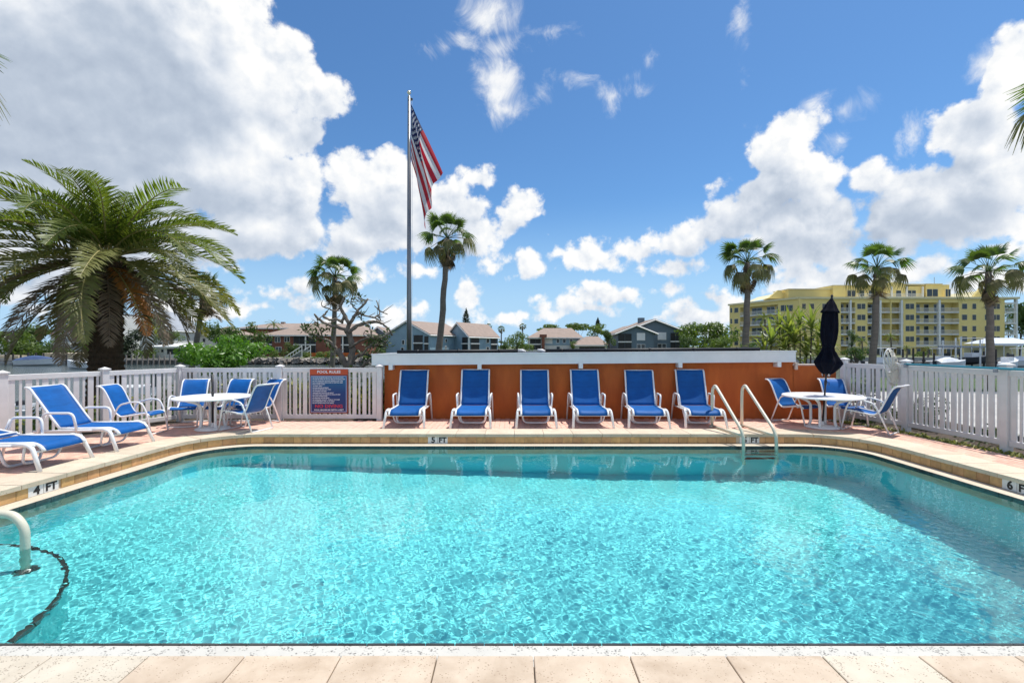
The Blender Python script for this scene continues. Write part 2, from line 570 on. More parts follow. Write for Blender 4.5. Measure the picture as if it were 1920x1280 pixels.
def fabric(name, col):
    m = bpy.data.materials.new(name)
    m.use_nodes = True
    nt = NT(m.node_tree)
    b = m.node_tree.nodes['Principled BSDF']
    b.inputs['Roughness'].default_value = .6
    b.inputs['Specular IOR Level'].default_value = .3
    co = m.node_tree.nodes.new('ShaderNodeTexCoord').outputs['Object']
    a = nt.noise(nt.v('MULTIPLY', co, (3, 60, 60)), 1, 3, .6)
    c = nt.noise(co, 5, 4, .6)
    oi = m.node_tree.nodes.new('ShaderNodeObjectInfo').outputs['Random']
    f = nt.m('ADD', nt.m('MULTIPLY', a, .5), nt.m('MULTIPLY', c, .5))
    colr = nt.mix(nt.map(f, .35, .65, 0, 1, 'LINEAR'), tuple(k * .8 for k in col), tuple(k * 1.2 for k in col))
    hs = m.node_tree.nodes.new('ShaderNodeHueSaturation')
    nt.put(hs.inputs['Value'], nt.map(oi, 0, 1, .86, 1.16, 'LINEAR'))
    nt.l.new(colr, hs.inputs['Color'])
    colr = hs.outputs[0]
    nt.l.new(colr, b.inputs['Base Color'])
    t = m.node_tree.nodes.new('ShaderNodeBsdfTranslucent')
    nt.l.new(colr, t.inputs[0])
    mx = m.node_tree.nodes.new('ShaderNodeMixShader')
    mx.inputs[0].default_value = .05
    nt.l.new(b.outputs[0], mx.inputs[1])
    nt.l.new(t.outputs[0], mx.inputs[2])
    nt.l.new(mx.outputs[0], m.node_tree.nodes['Material Output'].inputs[0])
    return m


M['sling'] = fabric('blue_sling', (.002, .095, .335))

# ================================================================== POOL
ZW, ZL = -.206, -.177          # water level, ledge level
NEAR = 2.96
ZN = -.09                      # near coping level


def arc_curve():
    """inner pool outline, near-left corner round to near-right corner, as dense points and outward normals"""
    corners = [Vector((-5.72, NEAR)), Vector((-5.40, 8.80)), Vector((6.05, 8.80)), Vector((6.05, NEAR))]
    rad = [0, .85, .75, 0]
    pts = []

    def line(a, b):
        n = max(2, int((b - a).length / .045))
        return [a.lerp(b, i / n) for i in range(n)]
    cur = corners[0]
    for i in (1, 2):
        c, r = corners[i], rad[i]
        d0 = (corners[i - 1] - c).normalized()
        d1 = (corners[i + 1] - c).normalized()
        ang = d0.angle(d1)
        tl = r / math.tan(ang / 2)
        cen = c + (d0 + d1).normalized() * (r / math.sin(ang / 2))
        s, e = c + d0 * tl, c + d1 * tl
        pts += line(cur, s)
        a0 = math.atan2(*(s - cen).yx)
        a1 = math.atan2(*(e - cen).yx)
        if a1 > a0:
            a1 -= 2 * PI
        n = 22
        pts += [cen + Vector((math.cos(a0 + (a1 - a0) * k / n), math.sin(a0 + (a1 - a0) * k / n))) * r for k in range(n)]
        cur = e
    pts += line(cur, corners[3]) + [corners[3]]
    N = []
    for i in range(len(pts)):
        t = (pts[min(i + 1, len(pts) - 1)] - pts[max(i - 1, 0)]).normalized()
        N.append(Vector((-t.y, t.x)))
    return pts, N


BP, BN = arc_curve()
BS = [0.]
for i in range(1, len(BP)):
    BS.append(BS[-1] + (BP[i] - BP[i - 1]).length)


def on_curve(s, d):
    s = min(max(s, 0), BS[-1])
    i = int(np.searchsorted(BS, s))
    i = min(max(i, 1), len(BP) - 1)
    f = (s - BS[i - 1]) / (BS[i] - BS[i - 1])
    return BP[i - 1].lerp(BP[i], f) + BN[i - 1].lerp(BN[i], f).normalized() * d


def normal_at(s):
    i = min(max(int(np.searchsorted(BS, s)), 1), len(BP) - 1)
    return BN[i]


def ring(mb, d0, d1, z0, z1, s0=0., s1=None, k=None):
    """solid strip following the pool outline between offsets d0<d1 and heights z0<z1"""
    s1 = BS[-1] if s1 is None else s1
    k = k or max(2, int((s1 - s0) / .06))
    vs = []
    for i in range(k + 1):
        s = s0 + (s1 - s0) * i / k
        a, b = on_curve(s, d0), on_curve(s, d1)
        vs += [(a.x, a.y, z0), (a.x, a.y, z1), (b.x, b.y, z1), (b.x, b.y, z0)]
    fs = []
    for i in range(k):
        o, p = i * 4, i * 4 + 4
        fs += [(o + j, p + j, p + (j + 1) % 4, o + (j + 1) % 4) for j in range(4)]
    fs += [(0, 1, 2, 3), (k * 4 + 3, k * 4 + 2, k * 4 + 1, k * 4)]
    return mb.add(vs, fs)


def s_near(x, y):
    q = Vector((x, y))
    return BS[min(range(len(BP)), key=lambda i: (BP[i] - q).length)]


def pool_depth(x):
    return ZW - (1.22 + (x + 5.7) / 11.75 * .86)


# shell: plaster floor sloping to the deep end, and walls
M['plaster'] = pmat('pool_plaster', (.17, .77, .79), .8, .06, 1.3, col2=(.21, .82, .83))
inner = [p + n * .014 for p, n in zip(BP, BN)]
vs, fs = [], []
for p in inner:
    vs += [(p.x, p.y, ZL - .012), (p.x, p.y, pool_depth(p.x))]
k = len(inner)
fs += [(2 * i, 2 * i + 1, 2 * (i + 1) + 1, 2 * (i + 1)) for i in range(k - 1)]
fs.append((2 * (k - 1), 2 * (k - 1) + 1, 1, 0))
fs.append(tuple(2 * i + 1 for i in range(k)))
mb = MB().add(vs, fs)
pool = tag(mb.build('pool', M['plaster']), kind='structure')
pool.cycles.is_caustics_receiver = True


def receives(o):
    o.cycles.is_caustics_receiver = True
    return o


# corner steps with dark nosing tiles
SC = Vector((-5.42, 3.12))
for r, z in ((1.40, -.50), (1.88, -.82)):
    poly = [(SC.x + r * math.cos(a), SC.y + r * math.sin(a)) for a in np.linspace(-1.75, 2.1, 44)] + [(SC.x - .3, SC.y)]
    poly = [(max(x, -5.70 + (y - NEAR) * .0548), max(y, NEAR + .005)) for x, y in poly]
    st = receives(tag(MB().prism(poly, -2.0, z).build('pool_step', M['plaster'], pool)))
    na = [a for a in np.linspace(-.06, 1.75, 46)]
    for ka in range(16):
        t0 = -.06 + ka * .115
        nb = MB()
        vs, fs = [], []
        for j in range(4):
            a = t0 + .108 * j / 3
            for rr, zz in ((r - .03, z + .006), (r + .008, z + .006), (r + .008, z - .05), (r - .03, z - .05)):
                vs.append((SC.x + rr * math.cos(a), max(SC.y + rr * math.sin(a), NEAR + .006), zz))
        for j in range(3):
            fs += [(j * 4 + q, j * 4 + 4 + q, j * 4 + 4 + (q + 1) % 4, j * 4 + (q + 1) % 4) for q in range(4)]
        fs += [(0, 1, 2, 3), (15, 14, 13, 12)]
        receives(nb.add(vs, fs).build('nosing_tile', M['dark_tile'], st))
# dark ring of the drain cover low on the deep wall
dr = MB().tube([Vector((6.02, 5.42 + .17 * math.cos(t), -.92 + .17 * math.sin(t))) for t in np.linspace(0, 2 * PI, 22)], .022, 6)
receives(dr.build('return_fitting', M['dark_tile'], pool))

# water surface with real ripples
NXW, NYW = 1240, 610
gx, gy = np.meshgrid(np.linspace(-5.9, 6.2, NXW), np.linspace(NEAR - .03, 9.0, NYW))
rng = np.random.default_rng(11)
zz = np.zeros_like(gx)
AMP = .0018
big = (.9 + .25 * np.sin(.9 * gx + .4 * gy + 1) * np.sin(.7 * gy - .35 * gx)) * np.clip(1.22 - (gy - 3.4) * .19, .28, 1.12)
for i in range(72):
    lam = .040 * 10 ** (rng.random() * .62)
    th = rng.uniform(0, 2 * PI)
    kk = 2 * PI / lam
    zz += AMP * lam / 6 ** .5 * np.sin(kk * (gx * math.cos(th) + gy * math.sin(th)) + rng.uniform(0, 6.28))
zz *= big
for lam, th, a in ((.9, .5, .0016), (1.5, 1.9, .0022), (.6, 2.6, .0009)):
    zz += a * np.sin(2 * PI / lam * (gx * math.cos(th) + gy * math.sin(th)))
co = np.stack([gx, gy, zz + ZW], -1).reshape(-1, 3)
# keep what lies inside the outline (a little into the tile band)
poly = np.array([(p + n * .03).to_tuple() for p, n in zip(BP, BN)])
poly[0, 1] = poly[-1, 1] = NEAR - .03
px_, py_ = co[:, 0], co[:, 1]
ins = np.zeros(len(co), bool)
j = len(poly) - 1
for i in range(len(poly)):
    xi, yi, xj, yj = *poly[i], *poly[j]
    if yi != yj:
        ins ^= ((yi > py_) != (yj > py_)) & (px_ < (xj - xi) * (py_ - yi) / (yj - yi) + xi)
    j = i
idx = np.arange(NXW * NYW).reshape(NYW, NXW)
fq = np.stack([idx[:-1, :-1], idx[:-1, 1:], idx[1:, 1:], idx[1:, :-1]], -1).reshape(-1, 4)
fq = fq[ins[fq].all(1)]
used = np.unique(fq)
remap = np.zeros(len(co), int)
remap[used] = np.arange(len(used))
co, fq = co[used], remap[fq]
me = bpy.data.meshes.new('pool_water')
me.vertices.add(len(co))
me.vertices.foreach_set('co', co.astype(np.float32).ravel())
me.loops.add(fq.size)
me.loops.foreach_set('vertex_index', fq.astype(np.int32).ravel())
me.polygons.add(len(fq))
me.polygons.foreach_set('loop_start', (np.arange(len(fq)) * 4).astype(np.int32))
me.update(calc_edges=True)
me.shade_smooth()
wm = bpy.data.materials.new('pool_water')
wm.use_nodes = True
wm.node_tree.nodes.clear()
g = wm.node_tree.nodes.new('ShaderNodeBsdfGlass')
g.inputs['IOR'].default_value = 1.33
g.inputs['Roughness'].default_value = 0
g.inputs['Color'].default_value = (.93, 1, 1, 1)
wm.node_tree.links.new(g.outputs[0], wm.node_tree.nodes.new('ShaderNodeOutputMaterial').inputs[0])
me.materials.append(wm)
water = tag(link_mesh('pool_water', me), kind='structure')
water.cycles.is_caustics_caster = True

# ledge, grout wall, tiles, coping
pool_edge = MB()
ring(pool_edge, .012, .26, ZL - .5, ZL)
pool_edge = tag(pool_edge.build('pool_ledge', M['ledge_stone']), kind='structure')
MB().box((.165, NEAR - .126, ZL - .25), (11.8, .228, .5)).build('near_ledge', M['ledge_sunlit'], pool_edge)
pw = MB()
ring(pw, .256, .78, ZL + .001, -.051)
pool_wall = tag(pw.build('pool_wall', M['grout']), kind='structure')
TILE = .18
nt_ = int(BS[-1] / TILE)
markers = []                        # (s along the outline, text parts)
MARK = [(s_near(-5.62, 5.98), '4'), (s_near(-1.38, 8.8), '5'), (s_near(4.42, 8.8), '5'), (s_near(6.05, 6.04), '6')]


def blocked(s):
    return any(abs(s - m) < .185 for m, _ in MARK)


for i in range(nt_):
    s0 = i * TILE
    p, q = on_curve(s0, 0), on_curve(s0 + TILE, 0)
    if not blocked(s0 + TILE / 2):
        b = MB()
        ring(b, .243, .258, ZL + .006, -.056, s0 + .003, s0 + TILE - .003, 2)
        b.build('face_tile', M['tan_tile'], pool_wall)
    b = MB()
    ring(b, -.002, .013, ZL - .15, ZL + .001, s0 + .002, s0 + TILE - .002, 2)
    b.build('waterline_tile', M['dark_tile'], pool_edge)
for m_, t_ in MARK:                 # white marker tiles, two or three to a mark
    for a0, a1 in ((-.185, -.004), (.0, .185)):
        b = MB()
        ring(b, .240, .258, ZL + .004, -.054, m_ + a0 + .002, m_ + a1 - .002, 3)
        b.build('depth_marker_tile', M['plate'], pool_wall)
for i in range(66):
    x0 = -5.75 + i * TILE
    b = MB().box((x0 + TILE / 2, NEAR + .004, ZL - .074), (TILE - .005, .014, .152))
    b.build('waterline_tile', M['dark_tile'], pool_edge)
cop = tag(MB().box((.165, 2.1, ZN - .22), (12.2, 1.21, .33)).box((0, -2.26, ZN - .2), (15.2, 7.5, .396)).build('coping', M['travertine']), kind='structure')
L_ = BS[-1]
nst = int(L_ / .545)
rnd = random.Random(4)
for i in range(nst):
    s0, s1 = L_ * i / nst, L_ * (i + 1) / nst
    b = MB()
    dz = rnd.uniform(-.002, .002)
    ring(b, .222, .795, -.05, .004 + dz, s0 + .0035, s1 - .0035, 6)
    o = b.build('coping_stone', M['coping_stone'], cop)
    o.data.transform(Matrix.Translation((-on_curve((s0 + s1) / 2, .4)).to_3d()))
    o.location = on_curve((s0 + s1) / 2, .4).to_3d()
for row, (y0, y1) in enumerate(((2.105, NEAR - .24), (1.50, 2.10))):
    for kx in range(-7, 8):
        x0 = .12 + .54 * kx - .27 * row
        pale = row == 0 and kx in (3, -5, -6)
        o = MB().box((0, 0, 0), (.534, y1 - y0, .05), 0).build('coping_stone', M['coral_stone'] if pale else M['travertine'], cop, bevel=.004)
        o.location = (x0 + .27, (y0 + y1) / 2, ZN - .025 + rnd.uniform(-.001, .001))

# ------------------------------------------------------------------ pool deck of pink pavers
LFENCE = [Vector((-10.0, 5.0)), Vector((-9.28, 6.72)), Vector((-8.59, 8.15)), Vector((-7.96, 9.45)), Vector((-7.40, 10.78))]
BFENCE = [Vector((-7.40, 10.78)), Vector((-5.17, 10.78)), Vector((-2.95, 10.78))]
RFENCE = [Vector((7.42, 10.80)), Vector((7.72, 9.47)), Vector((7.80, 7.63)), Vector((7.88, 5.80)), Vector((7.96, 4.0))]
WALLY = 11.0
deck_poly = [(-9.6, 4.9), (-8.95, 6.60), (-8.25, 8.05), (-7.62, 9.32), (-7.15, 10.35), (-6.8, 10.62), (-2.95, 10.70), (-2.95, 10.99), (6.9, 10.99),
             (7.2, 10.55), (7.42, 9.35), (7.48, 7.6), (7.55, 5.8), (7.62, 3.4)]
deck_out = deck_poly + [(7.62, 2.0), (6.3, 2.0)] + [tuple(on_curve(s, .5)) for s in np.linspace(L_, 0, 150)] + [(-6.3, 2.0), (-10.6, 2.0)]


def inside(p, poly):
    c = False
    j = len(poly) - 1
    for i in range(len(poly)):
        if (poly[i][1] > p[1]) != (poly[j][1] > p[1]) and p[0] < (poly[j][0] - poly[i][0]) * (p[1] - poly[i][1]) / (poly[j][1] - poly[i][1]) + poly[i][0]:
            c = not c
        j = i
    return c


deck = tag(MB().prism(deck_out, -.4, -.014).build('pool_deck', M['mortar']), kind='structure')
cop_out = [tuple(on_curve(s, .76)) for s in np.linspace(0, L_, 160)]
cop_out = cop_out + [(cop_out[-1][0], 2.0), (cop_out[0][0], 2.0)]
rnd = random.Random(7)
pavers = []
PX, PY = .105, .21
for ix in range(int(19 / PX)):
    x = -10.6 + ix * PX
    for iy in range(int(9.6 / PY) + 1):
        y = 1.9 + iy * PY + (PY / 2 if ix % 2 else 0)
        if inside((x, y), deck_poly + [(7.62, 2.2), (6.2, 2.2), (-6.2, 2.2), (-10.6, 2.2)]) and not inside((x, y), cop_out):
            if abs(x) / max(y, .1) < 1.12:
                pavers.append((y / 1. / (1 if abs(x) < y else .8), x, y))
pavers.sort()
pm = MB().box((0, 0, -.02), (PX - .006, PY - .006, .04)).mesh('paver', M['paver'], bevel=.003)
for d_, x, y in pavers[:300]:
    link_mesh('paver', pm, deck, (x, y, -.004 + rnd.uniform(-.002, .002)))
far = MB()
for d_, x, y in pavers[300:]:
    far.box((x, y, -.024 + rnd.uniform(-.002, .002)), (PX - .006, PY - .006, .04))
tag(far.build('paver', M['paver'], deck), kind='stuff')
print('pavers', len(pavers))

# ------------------------------------------------------------------ lettering (all text turned into meshes at once)
TEXTS = []


def letter(body, size, mat, parent, mtx, align='CENTER', shear=0., name='lettering', stretch=1., bold=0.):
    cu = bpy.data.curves.new(name, 'FONT')
    cu.body = body
    cu.size = size
    cu.align_x = align
    cu.align_y = 'CENTER'
    cu.shear = shear
    cu.extrude = .001
    cu.offset = bold
    cu.resolution_u = 2
    o = bpy.data.objects.new(name, cu)
    C.objects.link(o)
    TEXTS.append((o, mat, parent, mtx @ Matrix.Diagonal((stretch, 1, 1, 1)), name))


def flush_letters():
    dg = bpy.context.evaluated_depsgraph_get()
    dg.update()
    made = []
    for o, mat, parent, mtx, name in TEXTS:
        me = bpy.data.meshes.new_from_object(o.evaluated_get(dg))
        made.append((me, mat, parent, mtx, name))
    for o, *_ in TEXTS:
        cu = o.data
        bpy.data.objects.remove(o)
        bpy.data.curves.remove(cu)
    TEXTS.clear()
    for me, mat, parent, mtx, name in made:
        me.materials.clear()
        me.materials.append(mat)
        n = bpy.data.objects.new(name, me)
        C.objects.link(n)
        n.parent = parent
        n.matrix_local = mtx


def face_matrix(p, right, up=Vector((0, 0, 1))):
    out = right.cross(up).normalized()
    R = Matrix((right, up, out)).transposed().to_4x4()
    R.translation = p
    return R


for m_, t_ in MARK:
    nrm = normal_at(m_).to_3d()
    right = nrm.cross(Vector((0, 0, 1)))
    for body, ds, sz in ((t_, -.085, .150), ('FT', .09, .132)):
        p2 = on_curve(m_ + ds, .2385)
        letter(body, sz, M['black'], pool_wall, face_matrix(Vector((p2.x, p2.y, -.113)), right), bold=.0055, name='depth_lettering')

# ------------------------------------------------------------------ white pool fences


JR = random.Random(99)


def slat_fence(name, label, pts, ph, rail_top, rb, cap_last=True, sides=None, first_post=True, last_post=True, group='white picket fences round the pool deck'):
    t = thing(name, label, 'fence', (pts[0].x, pts[0].y, 0), group=group)
    o0 = Vector((pts[0].x, pts[0].y))
    PW = .115
    wide = MB().box((0, 0, .5), (.085, .022, 1)).mesh('slat', M['vinyl'])
    thin = MB().box((0, 0, .5), (.036, .022, 1)).mesh('slat', M['vinyl'])
    for i, p in enumerate(pts):
        if (i == 0 and not first_post) or (i == len(pts) - 1 and not last_post):
            continue
        q = p - o0
        tt = (pts[min(i + 1, len(pts) - 1)] - pts[max(i - 1, 0)])
        rz = math.atan2(tt.y, tt.x)
        po = MB().box((0, 0, ph / 2 - .06), (PW, PW, ph - .0 + .12)).build('post', M['vinyl'], t, bevel=.006, loc=(q.x, q.y, 0), rz=rz)
        cp = MB()
        h0 = ph + .003
        s = PW / 2 + .018
        cp.add([(-s, -s, h0), (s, -s, h0), (s, s, h0), (-s, s, h0), (-s, -s, h0 + .022), (s, -s, h0 + .022), (s, s, h0 + .022), (-s, s, h0 + .022), (0, 0, h0 + .06)],
               [(3, 2, 1, 0), (0, 1, 5, 4), (1, 2, 6, 5), (2, 3, 7, 6), (3, 0, 4, 7), (4, 5, 8), (5, 6, 8), (6, 7, 8), (7, 4, 8)])
        cp.build('post_cap', M['vinyl'], po)
    for i in range(len(pts) - 1):
        a, b = pts[i] - o0, pts[i + 1] - o0
        d = b - a
        Ld = d.length
        rz = math.atan2(d.y, d.x)
        mid = (a + b) / 2
        ln = Ld - PW - .004
        MB().box((0, 0, 0), (ln, .05, .095)).build('top_rail', M['vinyl'], t, bevel=.004, loc=(mid.x, mid.y, rail_top - .0475), rz=rz)
        MB().box((0, 0, 0), (ln, .05, .09)).build('bottom_rail', M['vinyl'], t, bevel=.004, loc=(mid.x, mid.y, rb + .045), rz=rz)
        n = int(round(ln / .11))
        hgt = rail_top - .095 - rb - .09 - .002
        for k in range(n):
            f = (PW / 2 + ln * (k + .5) / n) / Ld
            p = a.lerp(b, f)
            link_mesh('slat', wide if k % 2 == 0 else thin, t, (p.x, p.y, rb + .091), (JR.uniform(-.004, .004), JR.uniform(-.005, .005), rz + JR.uniform(-.03, .03)), (1, 1, hgt))
    return t


slat_fence('picket_fence', 'white slatted fence in bright sun behind the two side loungers, running under the date palm', LFENCE, 1.175, 1.155, .03, last_post=True)
slat_fence('picket_fence', 'white slatted fence carrying the pool rules board, behind the round table', BFENCE, 1.175, 1.155, .03, first_post=False)
slat_fence('picket_fence', 'tall white slatted fence with a teal pole along its top rail', RFENCE, 1.33, 1.265, .075)

# ------------------------------------------------------------------ orange equipment shed with white fascia
shed = thing('equipment_shed', 'low orange stucco shed with white fascia and black flat roof behind the loungers', 'shed', (0, WALLY, 0))
MB().box((1.75, .12, .62), (9.30, .24, 1.5)).build('wall', M['orange'], shed)
MB().box((-2.78, 2.0, .62), (.24, 3.5, 1.5)).build('wall', M['orange'], shed)
MB().box((6.28, 2.0, .62), (.24, 3.5, 1.5)).build('wall', M['orange'], shed)


def slanted(mb, x0, x1, y0, y1, zl0, zl1, zr0, zr1):
    vs = [(x0, y0, zl0), (x1, y0, zr0), (x1, y1, zr0), (x0, y1, zl0), (x0, y0, zl1), (x1, y0, zr1), (x1, y1, zr1), (x0, y1, zl1)]
    return mb.add(vs, [(3, 2, 1, 0), (4, 5, 6, 7), (0, 1, 5, 4), (1, 2, 6, 5), (2, 3, 7, 6), (3, 0, 4, 7)])


FX0, FX1 = X_at(697, 10.84), X_at(1492, 10.84)


def fz(x):
    f = (x - FX0) / (FX1 - FX0)
    return f * .072


zb, zt = 1.225, 1.47
MBs = MB()
slanted(MBs, FX0, FX1, -.165, -.115, zb, zt - .03, zb + .072, zt + .042).build('fascia', M['white_paint'], shed)
slanted(MB(), FX0 - .01, FX1 + .01, -.185, -.11, zt - .028, zt, zt - .028 + .072, zt + .072).build('fascia_cap', M['white_paint'], shed)
slanted(MB(), FX0, FX1, -.175, -.118, zb - .012, zb + .02, zb + .06, zb + .092).build('fascia_trim', M['white_paint'], shed)
slanted(MB(), FX0 + .01, FX1 - .01, -.112, 4.2, zt - .1, zt - .02, zt - .03, zt + .05).build('roof', M['roof_black'], shed)
slanted(MB(), FX0, FX0 + .05, -.11, 4.2, zb, zt - .005, zb, zt - .005).build('fascia', M['white_paint'], shed)
slanted(MB(), FX1 - .05, FX1, -.11, 4.2, zb + .072, zt + .067, zb + .072, zt + .067).build('fascia', M['white_paint'], shed)
for px in (733, 899, 1089, 1275, 1460):
    x = X_at(px, 10.85)
    MB().box((x, -.06, zb + fz(x) - .055), (.088, .25, .13)).build('rafter_tail', M['white_paint'], shed, bevel=.004)
# black solar pipes lying on the roof edge with white couplings
for (a, b) in ((745, 975), (1012, 1424)):
    x0, x1 = X_at(a, 11.3), X_at(b, 11.3)
    pipe = thing('solar_pipe', 'black pipe on the shed roof edge, ' + ('the shorter one by the flagpole' if a < 900 else 'the longer one ending by the cane plants'), 'pipe', (x0, 11.3, zt + fz(x0) + .035), group='black pipes on the shed roof')
    dz = fz(x1) - fz(x0)
    MB().tube([(0, 0, 0), (x1 - x0, 0, dz)], .04, 10).build('pipe_run', M['roof_black'], pipe, smooth=True)
    nk = 3 if a < 900 else 5
    for k in range(nk):
        f = (k + .5) / nk
        MB().tube([((x1 - x0) * f - .025, 0, dz * f), ((x1 - x0) * f + .025, 0, dz * f)], .052, 10).build('coupling', M['roof_black'], pipe, smooth=True)
    e = (x1 - x0) if a < 900 else 0
    MB().tube([(e - .05, 0, (dz if a < 900 else 0) + .0), (e + .05, 0, dz if a < 900 else 0), (e + .12, -.03, (dz if a < 900 else 0) - .03)], .045, 10).build('white_elbow', M['vinyl'], pipe, smooth=True)
# low orange garden wall beside the shed
gwall = thing('garden_wall', 'lower orange stucco wall with pale cap, behind the closed umbrella', 'wall', (6.9, WALLY, 0))
MB().box((-.02, .1, .545), (.98, .20, 1.31)).build('wall_face', M['orange'], gwall)
MB().box((-.02, .1, 1.216), (1.0, .24, .03)).build('wall_cap', M['cap_concrete'], gwall)
MB().box((-.47, -.045, 1.19), (.06, .07, .16)).build('light_box', M['cap_concrete'], gwall, bevel=.004)

# ------------------------------------------------------------------ pool rules board
sign = thing('pool_rules_sign', 'red and blue pool rules board hung on the white fence', 'sign', (X_at(617, 10.74), 10.742, .64))
HWs, HHs = .425, .49
M['sign_red'] = pmat('sign_red', (.50, .075, .02), .5, .1, 4)
M['sign_dark'] = pmat('sign_maroon', (.20, .045, .035), .5, .1, 4)
M['sign_pale'] = pmat('sign_pale_blue', (.28, .38, .62), .5)
M['print_white'] = pmat('print_white', (.75, .78, .82), .6)
M['print_red'] = pmat('print_red', (.62, .02, .03), .5)
m = bpy.data.materials.new('sign_blue')
m.use_nodes = True
nt = NT(m.node_tree)
b = m.node_tree.nodes['Principled BSDF']
b.inputs['Roughness'].default_value = .4
sp = m.node_tree.nodes.new('ShaderNodeSeparateXYZ')
nt.l.new(m.node_tree.nodes.new('ShaderNodeTexCoord').outputs['Object'], sp.inputs[0])
nt.l.new(nt.ramp(nt.map(sp.outputs[2], -.45, .4, 0, 1, 'LINEAR'), [(0, (.006, .010, .10)), (.5, (.006, .035, .17)), (1, (.012, .15, .30))]), b.inputs['Base Color'])
M['sign_blue'] = m
MB().box((0, 0, 0), (2 * HWs, .02, 2 * HHs)).build('board', M['sign_dark'], sign, bevel=.003)
MB().box((0, -.0125, HHs - .062), (2 * HWs - .01, .004, .115)).build('header_panel', M['sign_red'], sign)
MB().box((-.005, -.0125, -.06), (2 * HWs - .055, .004, .80)).build('border', M['sign_pale'], sign)
MB().box((-.005, -.0155, -.06), (2 * HWs - .085, .004, .77)).build('text_panel', M['sign_blue'], sign)
RX = Vector((1, 0, 0))


def sm(x, z):
    return face_matrix(Vector((x, -.0185, z)), RX)


letter('POOL RULES', .082, M['print_white'], sign, sm(0, HHs - .062), stretch=1.12, bold=.002)
lines = ['NO FOOD OR BEVERAGES IN POOL OR ON WET DECK', 'NO GLASS OR ANIMALS IN THE POOL AREA OR ON THE POOL DECK', 'DO NOT SWALLOW THE POOL WATER AT ANY TIME', 'POOL MAXIMUM BATHING LOAD IN THIS POOL AREA',
         'POOL HOURS: DAWN', 'TO DUSK - DAILY', 'SHOWER BEFORE ENTERING', 'NO PETS IN FENCED POOL AREA', 'NO RUNNING ON DECK', 'CHILDREN MUST BE WITH AN ADULT', 'NO DIVING AND NO JUMPING IN SHALLOW END',
         'NO LOUD RADIOS PLEASE', 'NO SMOKING WITHIN FENCE', 'NO LIFEGUARD ON DUTY - SWIM AT OWN RISK', 'IN AN EMERGENCY DIAL 911 AT ONCE', 'DO NOT ENTER POOL IF YOU ARE ILL']
for i, tx in enumerate(lines):
    letter(tx, .028, M['print_white'], sign, sm(-.36, .305 - i * .0377), 'LEFT', name='rule_line', stretch=.82 if len(tx) > 44 else .98, bold=.0008)
letter('NO DIVING', .100, M['print_red'], sign, sm(0, -.332), stretch=1.18, bold=.0012, name='warning_line')
letter('POOL MAXIMUM DEPTH 6 FEET', .046, M['print_white'], sign, sm(0, -.414), shear=.2, name='depth_line', bold=.001)
flush_letters()

# ================================================================== FURNITURE


def arcpts(prof, n=5, r=.06):
    """round the inner corners of a polyline"""
    P = [Vector(p) for p in prof]
    out = [P[0]]
    for i in range(1, len(P) - 1):
        a, b, c = P[i - 1], P[i], P[i + 1]
        k = min(r, (a - b).length * .45, (c - b).length * .45)
        s, e = b + (a - b).normalized() * k, b + (c - b).normalized() * k
        for j in range(n + 1):
            t = j / n
            out.append(s * (1 - t) ** 2 + b * 2 * t * (1 - t) + e * t * t)
    out.append(P[-1])
    return out


def sling(mb, prof, hw, th=.006, sag=.02, nx=8):
    """stretched fabric along a (y,z) profile, sagging in the middle"""
    P = [Vector((0, p[0], p[1])) for p in prof]
    top, bot = [], []
    for i, p in enumerate(P):
        t = (P[min(i + 1, len(P) - 1)] - P[max(i - 1, 0)]).normalized()
        nrm = Vector((0, -t.z, t.y))
        if nrm.z < 0:
            nrm = -nrm
        e = min(i, len(P) - 1 - i) / max(1, len(P) - 1)
        for k in range(nx + 1):
            u = -1 + 2 * k / nx
            d = -sag * (1 - u * u) * min(1, .35 + e * 3)
            q = Vector((u * hw, p.y, p.z)) + nrm * d
            top.append(q + nrm * th / 2)
            bot.append(q - nrm * th / 2)
    n = nx + 1
    m_ = len(P)
    fs = []
    o = len(top)
    for i in range(m_ - 1):
        for k in range(nx):
            a = i * n + k
            fs.append((a, a + 1, a + n + 1, a + n))
            fs.append((o + a, o + a + n, o + a + n + 1, o + a + 1))
    for i in range(m_ - 1):
        for k in (0, nx):
            a = i * n + k
            fs.append((a, a + n, o + a + n, o + a))
    for k in range(nx):
        for i in (0, m_ - 1):
            a = i * n + k
            fs.append((a, o + a, o + a + 1, a + 1))
    return mb.add(top + bot, fs)


def dense(prof, step=.05):
    out = []
    for a, b in zip(prof[:-1], prof[1:]):
        a, b = Vector(a), Vector(b)
        n = max(1, int((b - a).length / step))
        out += [a.lerp(b, i / n) for i in range(n)]
    return out + [Vector(prof[-1])]


